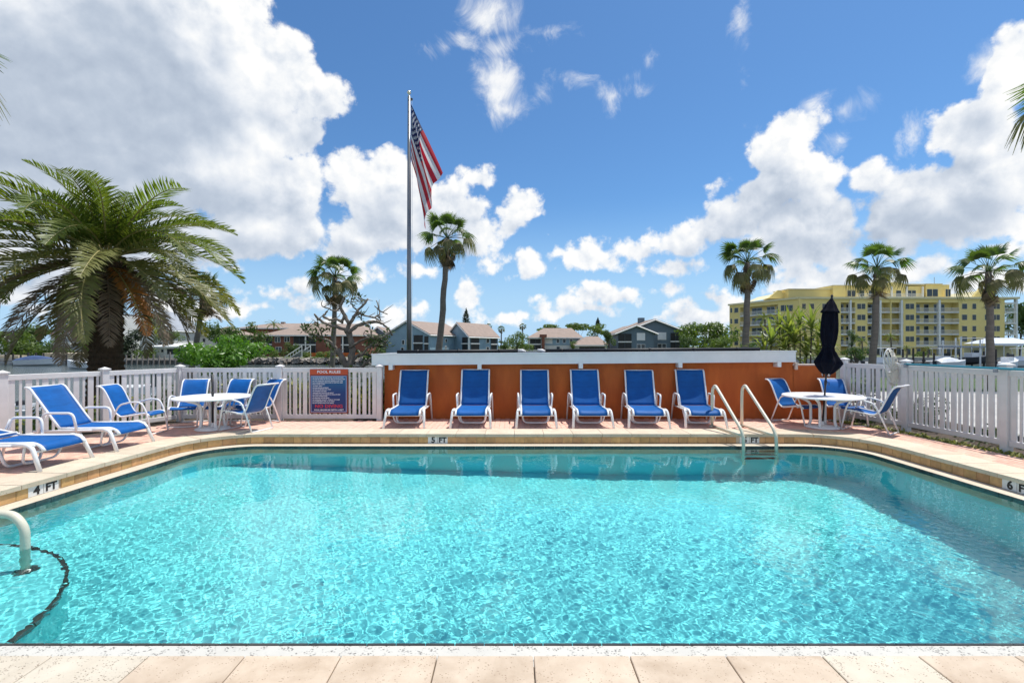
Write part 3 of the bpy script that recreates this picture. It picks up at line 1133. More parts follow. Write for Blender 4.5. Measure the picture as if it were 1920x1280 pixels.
def make_lounger(name='sun_lounger', back=1.10, flat=False):
    t = thing(name, None, None)
    W, S_ = M['frame_white'], M['sling']
    seat = [(.035, .255), (.085, .32), (.17, .357), (.40, .352), (.70, .350), (.955, .352)]
    bk = [(.956, .358), (1.03, .52), (1.12, .74), (1.20, .93), (1.235, 1.02), (1.275, 1.055), (1.315, 1.06)]
    bk = [(y, .358 + (z - .358) * (back - .358) / (1.06 - .358)) for y, z in bk]
    if flat:
        bk = [(.965, .372), (1.10, .40), (1.30, .44), (1.50, .48), (1.60, .50), (1.66, .50), (1.70, .49)]
    sling(MB(), [tuple(p) for p in dense(seat)], .292, sag=.022).build('seat_sling', S_, t, smooth=True)
    sling(MB(), [tuple(p) for p in dense(bk)], .292, sag=.018).build('back_sling', S_, t, smooth=True)
    fr, bf = MB(), MB()
    for s in (-1, 1):
        fr.tube(arcpts([(s * .305, p[0], p[1]) for p in seat], 3), .021, 8)
        bf.tube(arcpts([(s * .305, p[0], p[1]) for p in bk], 3), .019, 8)
        fr.tube(arcpts([(s * .36, .12, .335), (s * .335, .40, .325), (s * .335, 1.32, .31)], 3), .020, 8)
    fr.tube([(-.36, .12, .245), (.36, .12, .245)], .017, 8)
    fr.tube([(-.33, .93, .318), (.33, .93, .318)], .018, 8)
    bf.tube([(-.305, bk[-1][0], bk[-1][1]), (.305, bk[-1][0], bk[-1][1])], .016, 8)
    bf.tube([(-.305, 1.0, .40), (.305, 1.0, .40)], .014, 8)
    fr.build('frame', W, t, smooth=True)
    bf.build('back_frame', W, t, smooth=True)
    for s in (-1, 1):
        MB().tube(arcpts([(s * .335, .42, .325), (s * .365, .24, .352), (s * .378, .13, .315), (s * .405, .0, .0)], 5, .07), [.024] * 2 + [.027] * 17, 8).build('leg', W, t, smooth=True)
        MB().tube(arcpts([(s * .338, .66, .315), (s * .365, .705, .60), (s * .37, 1.14, .60), (s * .385, 1.30, .0)], 5, .08), .019, 8).build('armrest', W, t, smooth=True)
        MB().tube(arcpts([(s * .335, 1.24, .33), (s * .335, 1.13, .58)], 2), .011, 6).build('back_prop', W, t, smooth=True)
    MB().tube(arcpts([(-.30, .66, .315), (-.245, .60, .02), (.245, .60, .02), (.30, .66, .315)], 5, .09), .019, 8).build('stretcher', W, t, smooth=True)
    MB().tube(arcpts([(-.30, .30, .315), (-.25, .38, .06), (.25, .38, .06), (.30, .30, .315)], 5, .09), .016, 8).build('stretcher', W, t, smooth=True)
    return t


L0 = make_lounger()


def recline(o, deg):
    h = Vector((0, .956, .358))
    for ch in o.children:
        if ch.name.startswith(('back_sling', 'back_frame')):
            ch.matrix_local = Matrix.Translation(h) @ Matrix.Rotation(math.radians(-deg), 4, 'X') @ Matrix.Translation(-h)



ROW = 'blue sling loungers in a row along the orange wall'
LGS = [  # px of the front centre, front row y, label
    (757, 'blue sling lounger nearest the pool rules board, end of the orange wall row'),
    (882, 'blue sling lounger second from the pool rules board along the orange wall'),
    (1006, 'blue sling lounger third from the pool rules board along the orange wall'),
    (1113, 'blue sling lounger fourth from the pool rules board along the orange wall'),
    (1218, 'blue sling lounger second from the pool ladder along the orange wall'),
    (1325, 'blue sling lounger partly behind the pool ladder rails'),
]
rnd = random.Random(3)
for i, (px, lab) in enumerate(LGS):
    o = L0 if i == 0 else copy_tree(L0)
    tag(o, lab, 'lounger', ROW)
    Yf = 9.63
    xf = X_at(px, Yf)
    xb = X_at((776, 889, 1004, 1100, 1200, 1300)[i], 10.75)
    o.location = (xf, Yf, 0)
    o.rotation_euler.z = -math.atan2(xb - xf, 1.12) * .8 + (.012, -.02, .01, .025, -.015, .02)[i]
    recline(o, (.8, -1.5, .3, -.6, 1.2, -.9)[i])
SIDE = 'blue sling loungers on the side by the 4 FT mark'
for (x, y, rz, lab) in ((-6.15, 7.92, math.radians(92), 'blue sling lounger side on, back raised, before the sunlit fence post'),
                        (-6.17, 6.72, math.radians(91), 'blue sling lounger cut by the photo edge, just above the 4 FT mark')):
    o = copy_tree(L0) if y > 7 else make_lounger(flat=True)
    tag(o, lab, 'lounger', SIDE)
    if y > 7:
        recline(o, 14)
    o.location = (x, y, 0)
    o.rotation_euler.z = rz


def make_chair():
    t = thing('patio_chair', None, None)
    W, S_ = M['frame_white'], M['sling']
    seat = [(.29, .355), (.255, .395), (.20, .405), (-.14, .352), (-.20, .352)]
    bk = [(-.215, .362), (-.265, .40), (-.30, .46), (-.43, .76), (-.49, .865), (-.545, .905), (-.60, .91)]
    sling(MB(), [tuple(p) for p in dense(seat, .06)], .235, sag=.018).build('seat', S_, t, smooth=True)
    sling(MB(), [tuple(p) for p in dense(bk, .06)], .235, sag=.016).build('backrest', S_, t, smooth=True)
    fr = MB()
    full = arcpts([(0, p[0], p[1]) for p in seat + bk], 3, .05)
    for s in (-1, 1):
        fr.tube([p + Vector((s * .245, 0, 0)) for p in full], .0155, 8)
    fr.tube([(-.245, -.60, .91), (.245, -.60, .91)], .0155, 8)
    fr.tube([(-.245, -.17, .338), (.245, -.17, .338)], .013, 8)
    fr.tube([(-.27, .17, .375), (.27, .17, .375)], .013, 8)
    fr.build('frame', W, t, smooth=True)
    for s in (-1, 1):
        p = [(s * .27, -.44, .012), (s * .27, -.27, .43), (s * .275, -.20, .57), (s * .275, .02, .625), (s * .275, .17, .605), (s * .27, .25, .44), (s * .265, .335, .012)]
        MB().tube(arcpts(p, 5, .11), .0155, 8).build('armrest', W, t, smooth=True)
    MB().tube([(-.27, -.44, .014), (.27, -.44, .014)], .014, 8).build('runner', W, t, smooth=True)
    MB().tube([(-.265, .33, .016), (.265, .33, .016)], .011, 8).build('runner', W, t, smooth=True)
    return t


def facing(dx, dy):
    return math.atan2(dy, dx) - PI / 2


CH0 = make_chair()
CHG = 'blue sling chairs with white frames'
CHS = [
    (-7.0, 9.12, facing(1, .12), 'blue sling chair alone by the sunlit fence, seen side on beyond the lounger'),
    (-6.74, 10.05, facing(.30, -1), 'blue sling chair at the table under the date palm, beside the fence corner'),
    (-6.0, 10.12, facing(-.10, -1), 'blue sling chair straight behind the table with the bare black pole'),
    (-5.27, 9.50, facing(-1, .26), 'blue sling chair with its back to the pool rules board, nearest the pool edge'),
    (-5.46, 10.20, facing(-.5, -.88), 'blue sling chair half hidden behind another chair, nearest the pool rules board'),
    (6.08, 10.27, facing(.40, -.92), 'blue sling chair against the orange wall on the ladder side of the umbrella table'),
    (7.02, 10.20, facing(-.1, -1), 'blue sling chair behind the umbrella table, next to the fence post'),
    (6.87, 9.38, facing(-.60, .80), 'blue sling chair seen from behind beside the white net'),
]
for i, (x, y, rz, lab) in enumerate(CHS):
    o = CH0 if i == 0 else copy_tree(CH0)
    tag(o, lab, 'chair', CHG)
    o.location = (x, y, 0)
    o.rotation_euler.z = rz


def make_table():
    t = thing('patio_table', None, None)
    R_ = .69
    W = M['frame_white']
    prof = [(.028, .612), (R_ - .03, .612), (R_, .620), (R_ + .004, .634), (R_ - .004, .646), (R_ - .03, .650), (R_ - .06, .646), (.028, .646), (.028, .612)]
    MB().lathe(prof, 56).build('table_top', W, t, smooth=False)
    for a in (45, 135, 225, 315):
        x, y = .20 * math.cos(math.radians(a)), .20 * math.sin(math.radians(a))
        MB().tube(arcpts([(x * 1.15, y * 1.15, .03), (x, y, .12), (x, y, .50), (x * 2.4, y * 2.4, .608)], 5, .1), .026, 8).build('leg', W, t, smooth=True)
    MB().lathe([(.001, 0), (.30, 0), (.315, .012), (.30, .03), (.10, .05), (.04, .055), (.001, .055)], 36).build('base_plate', W, t, smooth=True)
    MB().lathe([(.030, .05), (.030, .13), (.024, .13), (.024, .05)], 16).build('umbrella_sleeve', W, t, smooth=True)
    return t


T0 = make_table()
tag(T0, 'round white patio table with a bare black umbrella pole, by the fence corner', 'table', 'round white patio tables')
T0.location = (-5.93, 9.58, 0)
T1 = copy_tree(T0)
tag(T1, 'round white patio table under the closed navy umbrella', 'table', 'round white patio tables')
T1.location = (6.28, 9.78, 0)
T1.scale = (1.05, 1.05, 1)
# bare pole at the first table
bp = thing('umbrella_pole', 'thin black umbrella pole without canopy standing in the round table', 'umbrella pole', (-5.93, 9.58, .056))
MB().tube([(0, 0, 0), (0, 0, 1.02)], .019, 10).build('pole', M['black_metal'], bp, smooth=True)
MB().tube([(0, 0, .62), (0, 0, .68)], .026, 10).build('collar', M['black_metal'], bp, smooth=True)

# closed navy umbrella
um = thing('patio_umbrella', 'closed navy blue umbrella tied at the waist, standing in the white table', 'umbrella', (6.28, 9.78, .056))
um.rotation_euler = (0, math.radians(4.2), 0)
um.scale = (.9, .9, 1)
MB().tube([(0, 0, 0), (0, 0, 2.50)], .019, 10).build('pole', M['black_metal'], um, smooth=True)
MB().lathe([(.001, 2.64), (.02, 2.625), (.028, 2.60), (.02, 2.575), (.03, 2.56), (.03, 2.53), (.001, 2.53)], 12).build('finial', M['black_metal'], um, smooth=True)


def pleat(k, amp, ph=0.):
    return lambda th, z: 1 + amp * (1.7 if z < 1.5 else 1) * math.cos(k * th + ph + z * .8) + amp * .4 * math.cos(2 * k * th + 1 + z) + .10 * math.sin(th + 2.1 * z)


body = [(.035, 2.52), (.10, 2.42), (.135, 2.28), (.152, 2.05), (.155, 1.90), (.145, 1.76), (.118, 1.62), (.105, 1.56), (.118, 1.50), (.165, 1.39), (.225, 1.29), (.235, 1.25), (.195, 1.17), (.13, 1.08), (.095, 1.04), (.06, 1.02)]


def fine(prof, n=3):
    out = []
    for a, b in zip(prof[:-1], prof[1:]):
        out += [tuple(Vector(a).lerp(Vector(b), i / n)) for i in range(n)]
    return out + [prof[-1]]


MB().lathe(fine(body), 64, mod=pleat(8, .13)).build('canopy', M['navy'], um, smooth=True)
MB().lathe(fine([(.025, 2.545), (.08, 2.46), (.135, 2.34), (.175, 2.27), (.165, 2.265), (.10, 2.35)]), 64, mod=pleat(8, .12, .3)).build('vent_cap', M['navy'], um, smooth=True)
MB().lathe([(.116, 1.545), (.121, 1.555), (.121, 1.585), (.116, 1.595)], 32).build('tie_strap', M['navy'], um, smooth=True)
for k in range(8):
    a = 2 * PI * k / 8
    MB().tube([(.10 * math.cos(a), .10 * math.sin(a), 1.10), (.07 * math.cos(a), .07 * math.sin(a), .98 - .02 * (k % 3))], .007, 6).build('rib_tip', M['frame_white'] if k % 3 == 0 else M['black_metal'], um, smooth=True)
MB().tube([(.0, 0, .80), (0, 0, .90)], .027, 10).build('crank_housing', M['black_metal'], um, smooth=True)
MB().tube([(.02, -.02, .86), (.06, -.03, .86), (.06, -.03, .80)], .008, 6).build('crank_handle', M['black_metal'], um, smooth=True)

# ------------------------------------------------------------------ ladder and handrail
lad = thing('pool_ladder', 'pale pool ladder with two looped rails on the far coping', 'ladder', (0, 0, 0))
for xa, xb, yr in ((4.055, 4.155, 9.80), (4.685, 4.745, 9.86)):
    yf = 8.68

    def lp(s, z):
        f = s / (yr - yf)
        return (xa + (xb - xa) * f, yr - s, z)
    Ls = yr - yf
    path = [lp(0, .0), lp(0, .58), lp(.02, .78), lp(.12, .86), lp(.22, .79), lp(Ls - .08, .14), lp(Ls - .01, .02), lp(Ls, -.08), lp(Ls, -1.35)]
    rail = receives(MB().tube(arcpts(path, 5, .12), .0295, 12).build('rail', M['rail'], lad, smooth=True))
    MB().tube([lp(.02, .035), lp(Ls - .03, .035)], .022, 10).build('base_bar', M['rail'], rail, smooth=True)
    MB().lathe([(.001, .006), (.055, .006), (.05, .03), (.031, .045), (.031, .03)], 16, c=lp(0, 0)[:2]).build('flange', M['rail'], rail, smooth=True)
for z in (-.38, -.66, -.94):
    receives(MB().box((4.45, 8.69, z), (.58, .10, .035)).build('tread', M['dark_tile'], lad, bevel=.006))
hr = thing('handrail', 'cream curved handrail going down into the water beside the corner steps', 'handrail', (0, 0, 0))
path = [(-6.02, 4.52, 0), (-6.02, 4.52, .50), (-5.85, 4.50, .62), (-5.62, 4.48, .50), (-4.84, 4.44, .115), (-4.56, 4.43, .105), (-4.46, 4.43, -.02), (-4.455, 4.43, -.815)]
receives(MB().tube(arcpts(path, 7, .16), .036, 14).build('rail', M['rail'], hr, smooth=True))
receives(MB().lathe([(.037, -.815), (.085, -.815), (.08, -.79), (.04, -.775)], 18, c=(-4.455, 4.43)).build('flange', M['dark_tile'], hr, smooth=True))
MB().lathe([(.037, .005), (.07, .005), (.06, .03), (.038, .04)], 18, c=(-6.02, 4.52)).build('flange', M['rail'], hr, smooth=True)

# ------------------------------------------------------------------ skimmer net on its teal pole along the fence
pn = thing('skimmer_pole', 'long teal pool pole resting on the top rail of the tall fence', 'pole', (7.66, 9.45, 1.29))
pp = [Vector((0, -.02, 0)), Vector((.02, -1.84, .0)), Vector((.07, -3.6, .0)), Vector((.12, -5.2, 0))]
MB().tube([p for p in pp], .019, 10).build('pole', M['teal'], pn, smooth=True)
MB().tube([(0, -.02, 0), (-.005, .16, 0), (-.01, .34, -.01)], .0165, 10).build('handle_end', M['frame_white'], pn, smooth=True)
for y in (-.05, -1.80):
    MB().box((-.01, y, -.035), (.045, .05, .06)).build('pole_hook', M['grey_roof'], pn, bevel=.004)
sk = thing('skimmer_net', 'white oval skimmer net with sagging mesh bag on the end of the teal pole', 'net', (7.56, 9.70, 1.30))
a_ = [(.0 + .03 * math.cos(t) * 0, .0, 0) for t in (0,)]
ov = [Vector((.115 * math.cos(t), .03 * math.sin(t) * 0 + .02 * math.cos(t), .05 + .235 * math.sin(t))) for t in np.linspace(0, 2 * PI, 29)]
MB().tube(ov, .013, 8, caps=False).build('hoop', M['frame_white'], sk, smooth=True)
bag = MB()
vs, fs = [], []
NB = 26
for j, (sc, dy, dz) in enumerate(((.97, 0, 0), (1.12, -.05, -.03), (1.18, -.10, -.09), (.98, -.14, -.15), (.55, -.15, -.21), (.08, -.14, -.25))):
    for k in range(NB):
        t = 2 * PI * k / NB
        wob = 1 + .10 * math.sin(3 * t + j) + .06 * math.sin(7 * t + 2 * j)
        z = .05 + .235 * math.sin(t) * (sc if j else 1) * wob
        vs.append((.115 * math.cos(t) * sc * wob - .01 * j, .02 * math.cos(t) + dy * wob, z + dz - (.04 * j if math.sin(t) < 0 else 0)))
for j in range(5):
    fs += [(j * NB + k, j * NB + (k + 1) % NB, (j + 1) * NB + (k + 1) % NB, (j + 1) * NB + k) for k in range(NB)]
bag.add(vs, fs)
# threads of the mesh, as thin tubes along the bag's grid
net = MB()
for j in range(6):
    net.tube([Vector(vs[j * NB + k % NB]) for k in range(NB + 1)], .0035, 4, caps=False)
for k in range(NB):
    net.tube([Vector(vs[j * NB + k]) for j in range(6)], .003, 4, caps=False)
net.build('mesh_bag', M['net'], sk)
inb = MB().add([tuple(Vector(p) * .97) for p in vs], [f for i, f in enumerate(fs) if (i // 2 + i) % 3 != 0])
inb.build('bag_cloth', M['net'], sk)
MB().tube([(.05, .0, .0), (.09, -.12, -.01)], .02, 8).build('net_socket', M['frame_white'], sk, smooth=True)

# ================================================================== GROUNDS, CANAL, FAR SHORE
ZG, ZC, ZF = -.5, -1.8, -1.0          # this side's ground, canal water, far ground
lw = MB()
lw.prism([(-60, -12), (-7.9, -12), (-7.9, 11.3), (-14.8, 11.3), (-14.8, 15), (-60, 15)], -4, ZG - .1)
lw.prism([(7.9, -12), (60, -12), (60, 11.3), (7.9, 11.3)], -4, ZG - .1)
lw.prism([(-14.8, 11.3), (60, 11.3), (60, 24), (30, 34), (-3, 34), (-3, 27), (-14.8, 27)], -4, ZG - .1)
lawn = tag(lw.build('lawn', M['lawn']), kind='structure')
walk = tag(MB().prism([(8.2, -5), (58, -5), (58, 23.5), (8.2, 23.5)], ZG - .3, ZG - .08).build('walkway', M['concrete']), kind='structure')
soil = tag(MB().prism([(-11.5, 2), (-10.1, 5), (-8.2, 10.2), (-7.8, 13), (-2.95, 13)] + [(x, y) for x, y in reversed(deck_poly[:7])] + [(-10.6, 2.0)], -1.2, -.035).build('planting_bed', M['soil']), kind='structure')
soil2 = tag(MB().prism([(7.45, 2), (7.40, 5.8), (7.33, 7.6), (7.28, 9.3), (7.05, 10.5), (6.9, 11.2), (7.0, 13), (10, 13), (9.2, 7), (9.2, 2)], -1.2, -.032).build('planting_bed', M['soil']), kind='structure')

m = bpy.data.materials.new('canal_water')
m.use_nodes = True
b = m.node_tree.nodes['Principled BSDF']
b.inputs['Base Color'].default_value = (.035, .055, .055, 1)
b.inputs['Roughness'].default_value = .12
nt = NT(m.node_tree)
bn = m.node_tree.nodes.new('ShaderNodeBump')
bn.inputs['Strength'].default_value = .5
bn.inputs['Distance'].default_value = .12
nt.put(bn.inputs['Height'], nt.noise(nt.v('MULTIPLY', m.node_tree.nodes.new('ShaderNodeTexCoord').outputs['Object'], (1, 1.6, 1)), 1.6, 5, .6))
nt.l.new(bn.outputs[0], b.inputs['Normal'])
M['canal'] = m
tag(MB().add([(-700, 12.5, ZC), (700, 12.5, ZC), (700, 140, ZC), (-700, 140, ZC)], [(0, 1, 2, 3)]).build('canal_water', m), kind='structure')
tag(MB().prism([(-1600, 92), (-30, 92), (-12, 94), (40, 100), (400, 100), (1600, 100), (2200, 2400), (-2200, 2400)], -5, ZF).build('far_ground', M['far_ground']), kind='structure')
sw = thing('seawall', 'long grey seawall along the far canal bank', 'seawall', (0, 92, 0))
for a, bq in (((-420, -.25), (-30, -.25)), ((-30, -.25), (-12, 1.75)), ((-12, 1.75), (40, 7.75)), ((40, 7.75), (400, 7.75))):
    MB().seg(a, bq, -3, ZF + .12, .0, .3).build('wall_panel', M['concrete'], sw)
    MB().seg(a, bq, ZF + .121, ZF + .24, -.2, .4).build('wall_cap', M['concrete'], sw)

# ------------------------------------------------------------------ flagpole and flag
FPX, FPY = X_at(767, 16), 16.0
fp = thing('flagpole', 'tall brushed metal flagpole behind the orange shed', 'flagpole', (FPX, FPY, ZG - .1))
FT = Z_at(181, 16) - (ZG - .1)
MB().tube([(0, 0, 0), (0, 0, FT * .35), (0, 0, FT)], [.085, .078, .047], 16).build('pole', M['chrome'], fp, smooth=True)
MB().lathe([(.001, FT + .19), (.045, FT + .18), (.07, FT + .13), (.045, FT + .08), (.02, FT + .06), (.02, FT), (.05, FT - .02), (.05, FT - .06)], 16).build('ball_finial', pmat('finial_metal', (.6, .55, .42), .25, metal=.9), fp, smooth=True)
MB().box((.06, 0, FT - .10), (.12, .05, .08)).build('pulley', M['black_metal'], fp, bevel=.01)
MB().tube([(.10, -.02, FT - .1), (.115, -.05, FT * .5), (.10, -.06, 1.2)], .006, 5).build('halyard', M['frame_white'], fp)
NU, NV = 60, 40
hoist_t, hoist_b = Z_at(196, 16), Z_at(300, 16)
vs, uv = [], []
for i in range(NU + 1):
    u = i / NU
    for j in range(NV + 1):
        v = j / NV
        zh = hoist_b + (hoist_t - hoist_b) * v
        xo = (.52 + .42 * v ** 1.3) * u ** .92 + .05 * math.sin(3.2 * u + 4 * v) * u
        z = zh - 2.28 * u - .10 * math.sin(PI * u) * (1 - v)
        yo = (.17 * math.sin(2 * PI * 1.7 * v + 2.2 * u) + .07 * math.sin(2 * PI * 4.1 * v - 3 * u + 1)) * min(1, u * 2.6)
        xo += (.10 * math.cos(2 * PI * 1.7 * v + 2.2 * u)) * min(1, u * 2) * .8
        vs.append((xo + .07, yo - .03, z))
        uv.append((u, v))
fs = [(i * (NV + 1) + j, (i + 1) * (NV + 1) + j, (i + 1) * (NV + 1) + j + 1, i * (NV + 1) + j + 1) for i in range(NU) for j in range(NV)]
me = MB().add(vs, fs).mesh('flag', None, smooth=True)
ul = me.uv_layers.new(name='UVMap')
for lp_ in me.loops:
    ul.data[lp_.index].uv = uv[lp_.vertex_index]
m = bpy.data.materials.new('flag_cloth')
m.use_nodes = True
nt = NT(m.node_tree)
b = m.node_tree.nodes['Principled BSDF']
b.inputs['Roughness'].default_value = .7
sp = m.node_tree.nodes.new('ShaderNodeSeparateXYZ')
nt.l.new(m.node_tree.nodes.new('ShaderNodeTexCoord').outputs['UV'], sp.inputs[0])
U, V = sp.outputs[0], sp.outputs[1]
stripe = nt.m('FLOORED_MODULO', nt.m('FLOOR', nt.m('MULTIPLY', V, 13)), 2)
colr = nt.mix(stripe, (.50, .018, .035), (.74, .74, .74))
cu_ = nt.m('DIVIDE', U, .40)
cv_ = nt.m('DIVIDE', nt.m('SUBTRACT', V, 6 / 13), 7 / 13)
canton = nt.m('MULTIPLY', nt.m('LESS_THAN', U, .40), nt.m('GREATER_THAN', V, 6 / 13))
gx_, gy_ = nt.m('MULTIPLY', cu_, 6), nt.m('MULTIPLY', cv_, 5)


def dots(ox, oy):
    fx = nt.m('SUBTRACT', nt.m('FRACT', nt.m('ADD', gx_, ox)), .5)
    fy = nt.m('SUBTRACT', nt.m('FRACT', nt.m('ADD', gy_, oy)), .5)
    ang = nt.m('ARCTAN2', fx, fy)
    rr = nt.m('ADD', nt.m('POWER', fx, 2), nt.m('POWER', fy, 2))
    lim = nt.m('ADD', .20, nt.m('MULTIPLY', .07, nt.m('COSINE', nt.m('MULTIPLY', ang, 5))))
    return nt.m('LESS_THAN', nt.m('SQRT', rr), lim)


star = nt.m('MAXIMUM', dots(0, 0), nt.m('MULTIPLY', dots(.5, .5), nt.m('MULTIPLY', nt.m('LESS_THAN', nt.m('ABSOLUTE', nt.m('SUBTRACT', cu_, .5)), .42), nt.m('LESS_THAN', nt.m('ABSOLUTE', nt.m('SUBTRACT', cv_, .5)), .42))))
colr = nt.mix(canton, colr, nt.mix(star, (.012, .022, .10), (.74, .74, .74)))
nt.l.new(colr, b.inputs['Base Color'])
t_ = m.node_tree.nodes.new('ShaderNodeBsdfTranslucent')
nt.l.new(colr, t_.inputs[0])
mx = m.node_tree.nodes.new('ShaderNodeMixShader')
mx.inputs[0].default_value = .5
nt.l.new(b.outputs[0], mx.inputs[1])
nt.l.new(t_.outputs[0], mx.inputs[2])
nt.l.new(mx.outputs[0], m.node_tree.nodes['Material Output'].inputs[0])
me.materials.append(m)
flag = tag(link_mesh('flag', me, None, (FPX, FPY, 0)), 'large American flag hanging limp from the flagpole', 'flag')

# ================================================================== PALMS
rnd = random.Random(21)


def fan_frond(seed, droop, spread=1.0, segs=26, dead=False):
    """fan leaf: petiole along +Y, blade of narrow folded segments whose tips hang"""
    r = random.Random(seed)
    mb = MB()
    L, R = 1.02, .74
    base = Vector((0, L, -.06))
    mb.tube([(0, 0, 0), (0, L * .5, .02), tuple(base)], [.024, .018, .013], 5)
    for k in range(segs):
        a = (-1 + 2 * (k + .5) / segs) * 1.95 * spread
        ln = R * (1 - .28 * abs(a / 1.95) ** 2) * r.uniform(.88, 1.08)
        d = Vector((math.sin(a), math.cos(a), 0))
        s = Vector((math.cos(a), -math.sin(a), 0))
        w0 = .046 * r.uniform(.85, 1.1)
        up = .05 if k % 2 else -.02
        pts = []
        for j, f in enumerate((.05, .38, .70, 1.0)):
            dz = -droop * (max(0, f - .35) ** 1.6) * 1.5 * r.uniform(.8, 1.3) + up * f * .6 - (abs(a) * .04 * f)
            x = ln * f * (1 - .25 * max(0, f - .5) * droop)
            pts.append(base + d * x + Vector((0, 0, dz * ln)))
        ws = (.012, w0 * .9, w0 * .62, .004)
        o = len(mb.v)
        vs = []
        for p, ww in zip(pts, ws):
            vs += [p - s * ww, p + s * ww]
        mb.add(vs, [(0, 1, 3, 2), (2, 3, 5, 4), (4, 5, 7, 6)])
    return mb


FANS = {}
for key, mats, droop, spread in (('young', M['fp_green'], .25, .8), ('mid', M['fp_green'], .8, .9), ('old', M['fp_old'], 1.35, .85), ('dead', M['fp_dead'], 1.1, .45)):
    FANS[key] = [fan_frond(k * 7 + len(key), droop, spread).mesh('frond', mats) for k in range(3)]


def fan_palm(px, py, bx, by, Y, rpx, tw, label, seed, group='tall fan palms behind the pool', full=1.0, n=23, zbase=None, dead=7, trunk_vis=True):
    r = random.Random(seed)
    top = Wp(px, py, Y)
    base = Wp(bx, by, Y)
    zb_ = ZG - .12 if zbase is None else zbase
    f = (base.z - zb_) / max(.01, top.z - base.z)
    base = base + (base - top) * f
    base.z = zb_
    t = thing('fan_palm', label, 'palm tree', tuple(base), group=group)
    d = top - base
    wr = tw * Y / F / 2
    pts, rs = [], []
    for i in range(15):
        g_ = i / 14
        p = d * g_ + Vector((0, 0, 0))
        p.x += math.sin(g_ * PI) * d.z * .012 * r.uniform(.5, 1.2)
        pts.append(p)
        rs.append(wr * (1.25 - .38 * g_) * (1.25 if i == 0 else 1) * (1 + .03 * (i % 2)))
    tr = MB().tube(pts, rs, 12).build('trunk', M['fp_trunk'], t, smooth=True)
    sc = rpx * Y / F / 1.66
    # shag of old leaf bases under the crown
    sh = MB()
    for k in range(46):
        a = r.uniform(0, 2 * PI)
        z = d.z - r.uniform(.05, 1.0) * sc
        rr = wr * 1.05
        p = Vector((d.x + rr * math.cos(a), d.y + rr * math.sin(a), z))
        q = p + Vector((math.cos(a) * .13 * sc, math.sin(a) * .13 * sc, -.28 * sc * r.uniform(.6, 1.3)))
        s_ = Vector((-math.sin(a), math.cos(a), 0)) * .035 * sc
        sh.add([p - s_, p + s_, q + s_ * .5, q - s_ * .5], [(0, 1, 2, 3)])
    sh.build('leaf_bases', M['fp_dead'], t)
    for k in range(n):
        g_ = k / (n - 1)
        el = math.radians(84 - 116 * g_ ** .92 + r.uniform(-10, 10))
        ph = k * 2.39996 + r.uniform(-.25, .25)
        key = 'young' if g_ < .34 else ('mid' if g_ < .68 else 'old')
        fr = link_mesh('frond', FANS[key][k % 3], t, d + Vector((0, 0, .02)))
        fr.rotation_euler = Euler((el, r.uniform(-.3, .3), ph), 'XYZ')
        fr.rotation_mode = 'XYZ'
        fr.rotation_euler = (Matrix.Rotation(ph, 3, 'Z') @ Matrix.Rotation(el, 3, 'X') @ Matrix.Rotation(r.uniform(-.6, .6), 3, 'Y')).to_euler()
        s0 = sc * (.80 + .2 * math.sin(min(1, g_ * 2) * PI / 2)) * r.uniform(.9, 1.08)
        fr.scale = (s0 * .92, s0, s0)
    for k in range(dead):
        ph = k * 2.1 + r.uniform(-.4, .4)
        fr = link_mesh('frond', FANS['dead'][k % 3], t, d - Vector((0, 0, .12 * sc)))
        fr.rotation_euler = (Matrix.Rotation(ph, 3, 'Z') @ Matrix.Rotation(math.radians(r.uniform(-84, -58)), 3, 'X') @ Matrix.Rotation(r.uniform(-.3, .3), 3, 'Y')).to_euler()
        s0 = sc * r.uniform(.72, 1.0)
        fr.scale = (s0 * .8, s0, s0)
    return t


fan_palm(838, 447, 821, 660, 31, 56, 10.5, 'leaning fan palm right beside the hanging flag', 1, dead=8)
fan_palm(628, 520, 621, 690, 24, 53, 8.5, 'fan palm rising behind the bare pruned tree', 2, dead=9, n=26)
fan_palm(1401, 492, 1396, 655, 29, 57, 10.5, 'fan palm at the corner of the yellow building, first from the shed', 3, dead=7)
fan_palm(1644, 503, 1634, 690, 27, 56, 10.5, 'fan palm before the middle of the yellow building, beside the closed umbrella', 4, dead=6)
fan_palm(1853, 510, 1855, 690, 25, 62, 11, 'fan palm before the far end of the yellow building, over the tall fence', 5, dead=7)
fan_palm(382, 548, 358, 690, 20, 46, 9, 'leaning fan palm half hidden behind the big date palm', 6, dead=8)
fan_palm(2122, 165, 2120, 700, 9.5, 175, 40, 'near fan palm whose leaf tips hang in at the top corner over the yellow building', 7, group='near fan palms cut by the photo edge', dead=3)
fan_palm(-222, 130, -230, 700, 9.5, 175, 40, 'near fan palm with a leaf tip touching the big cloud at the photo edge', 8, group='near fan palms cut by the photo edge', dead=2)

# ------------------------------------------------------------------ the big date palm


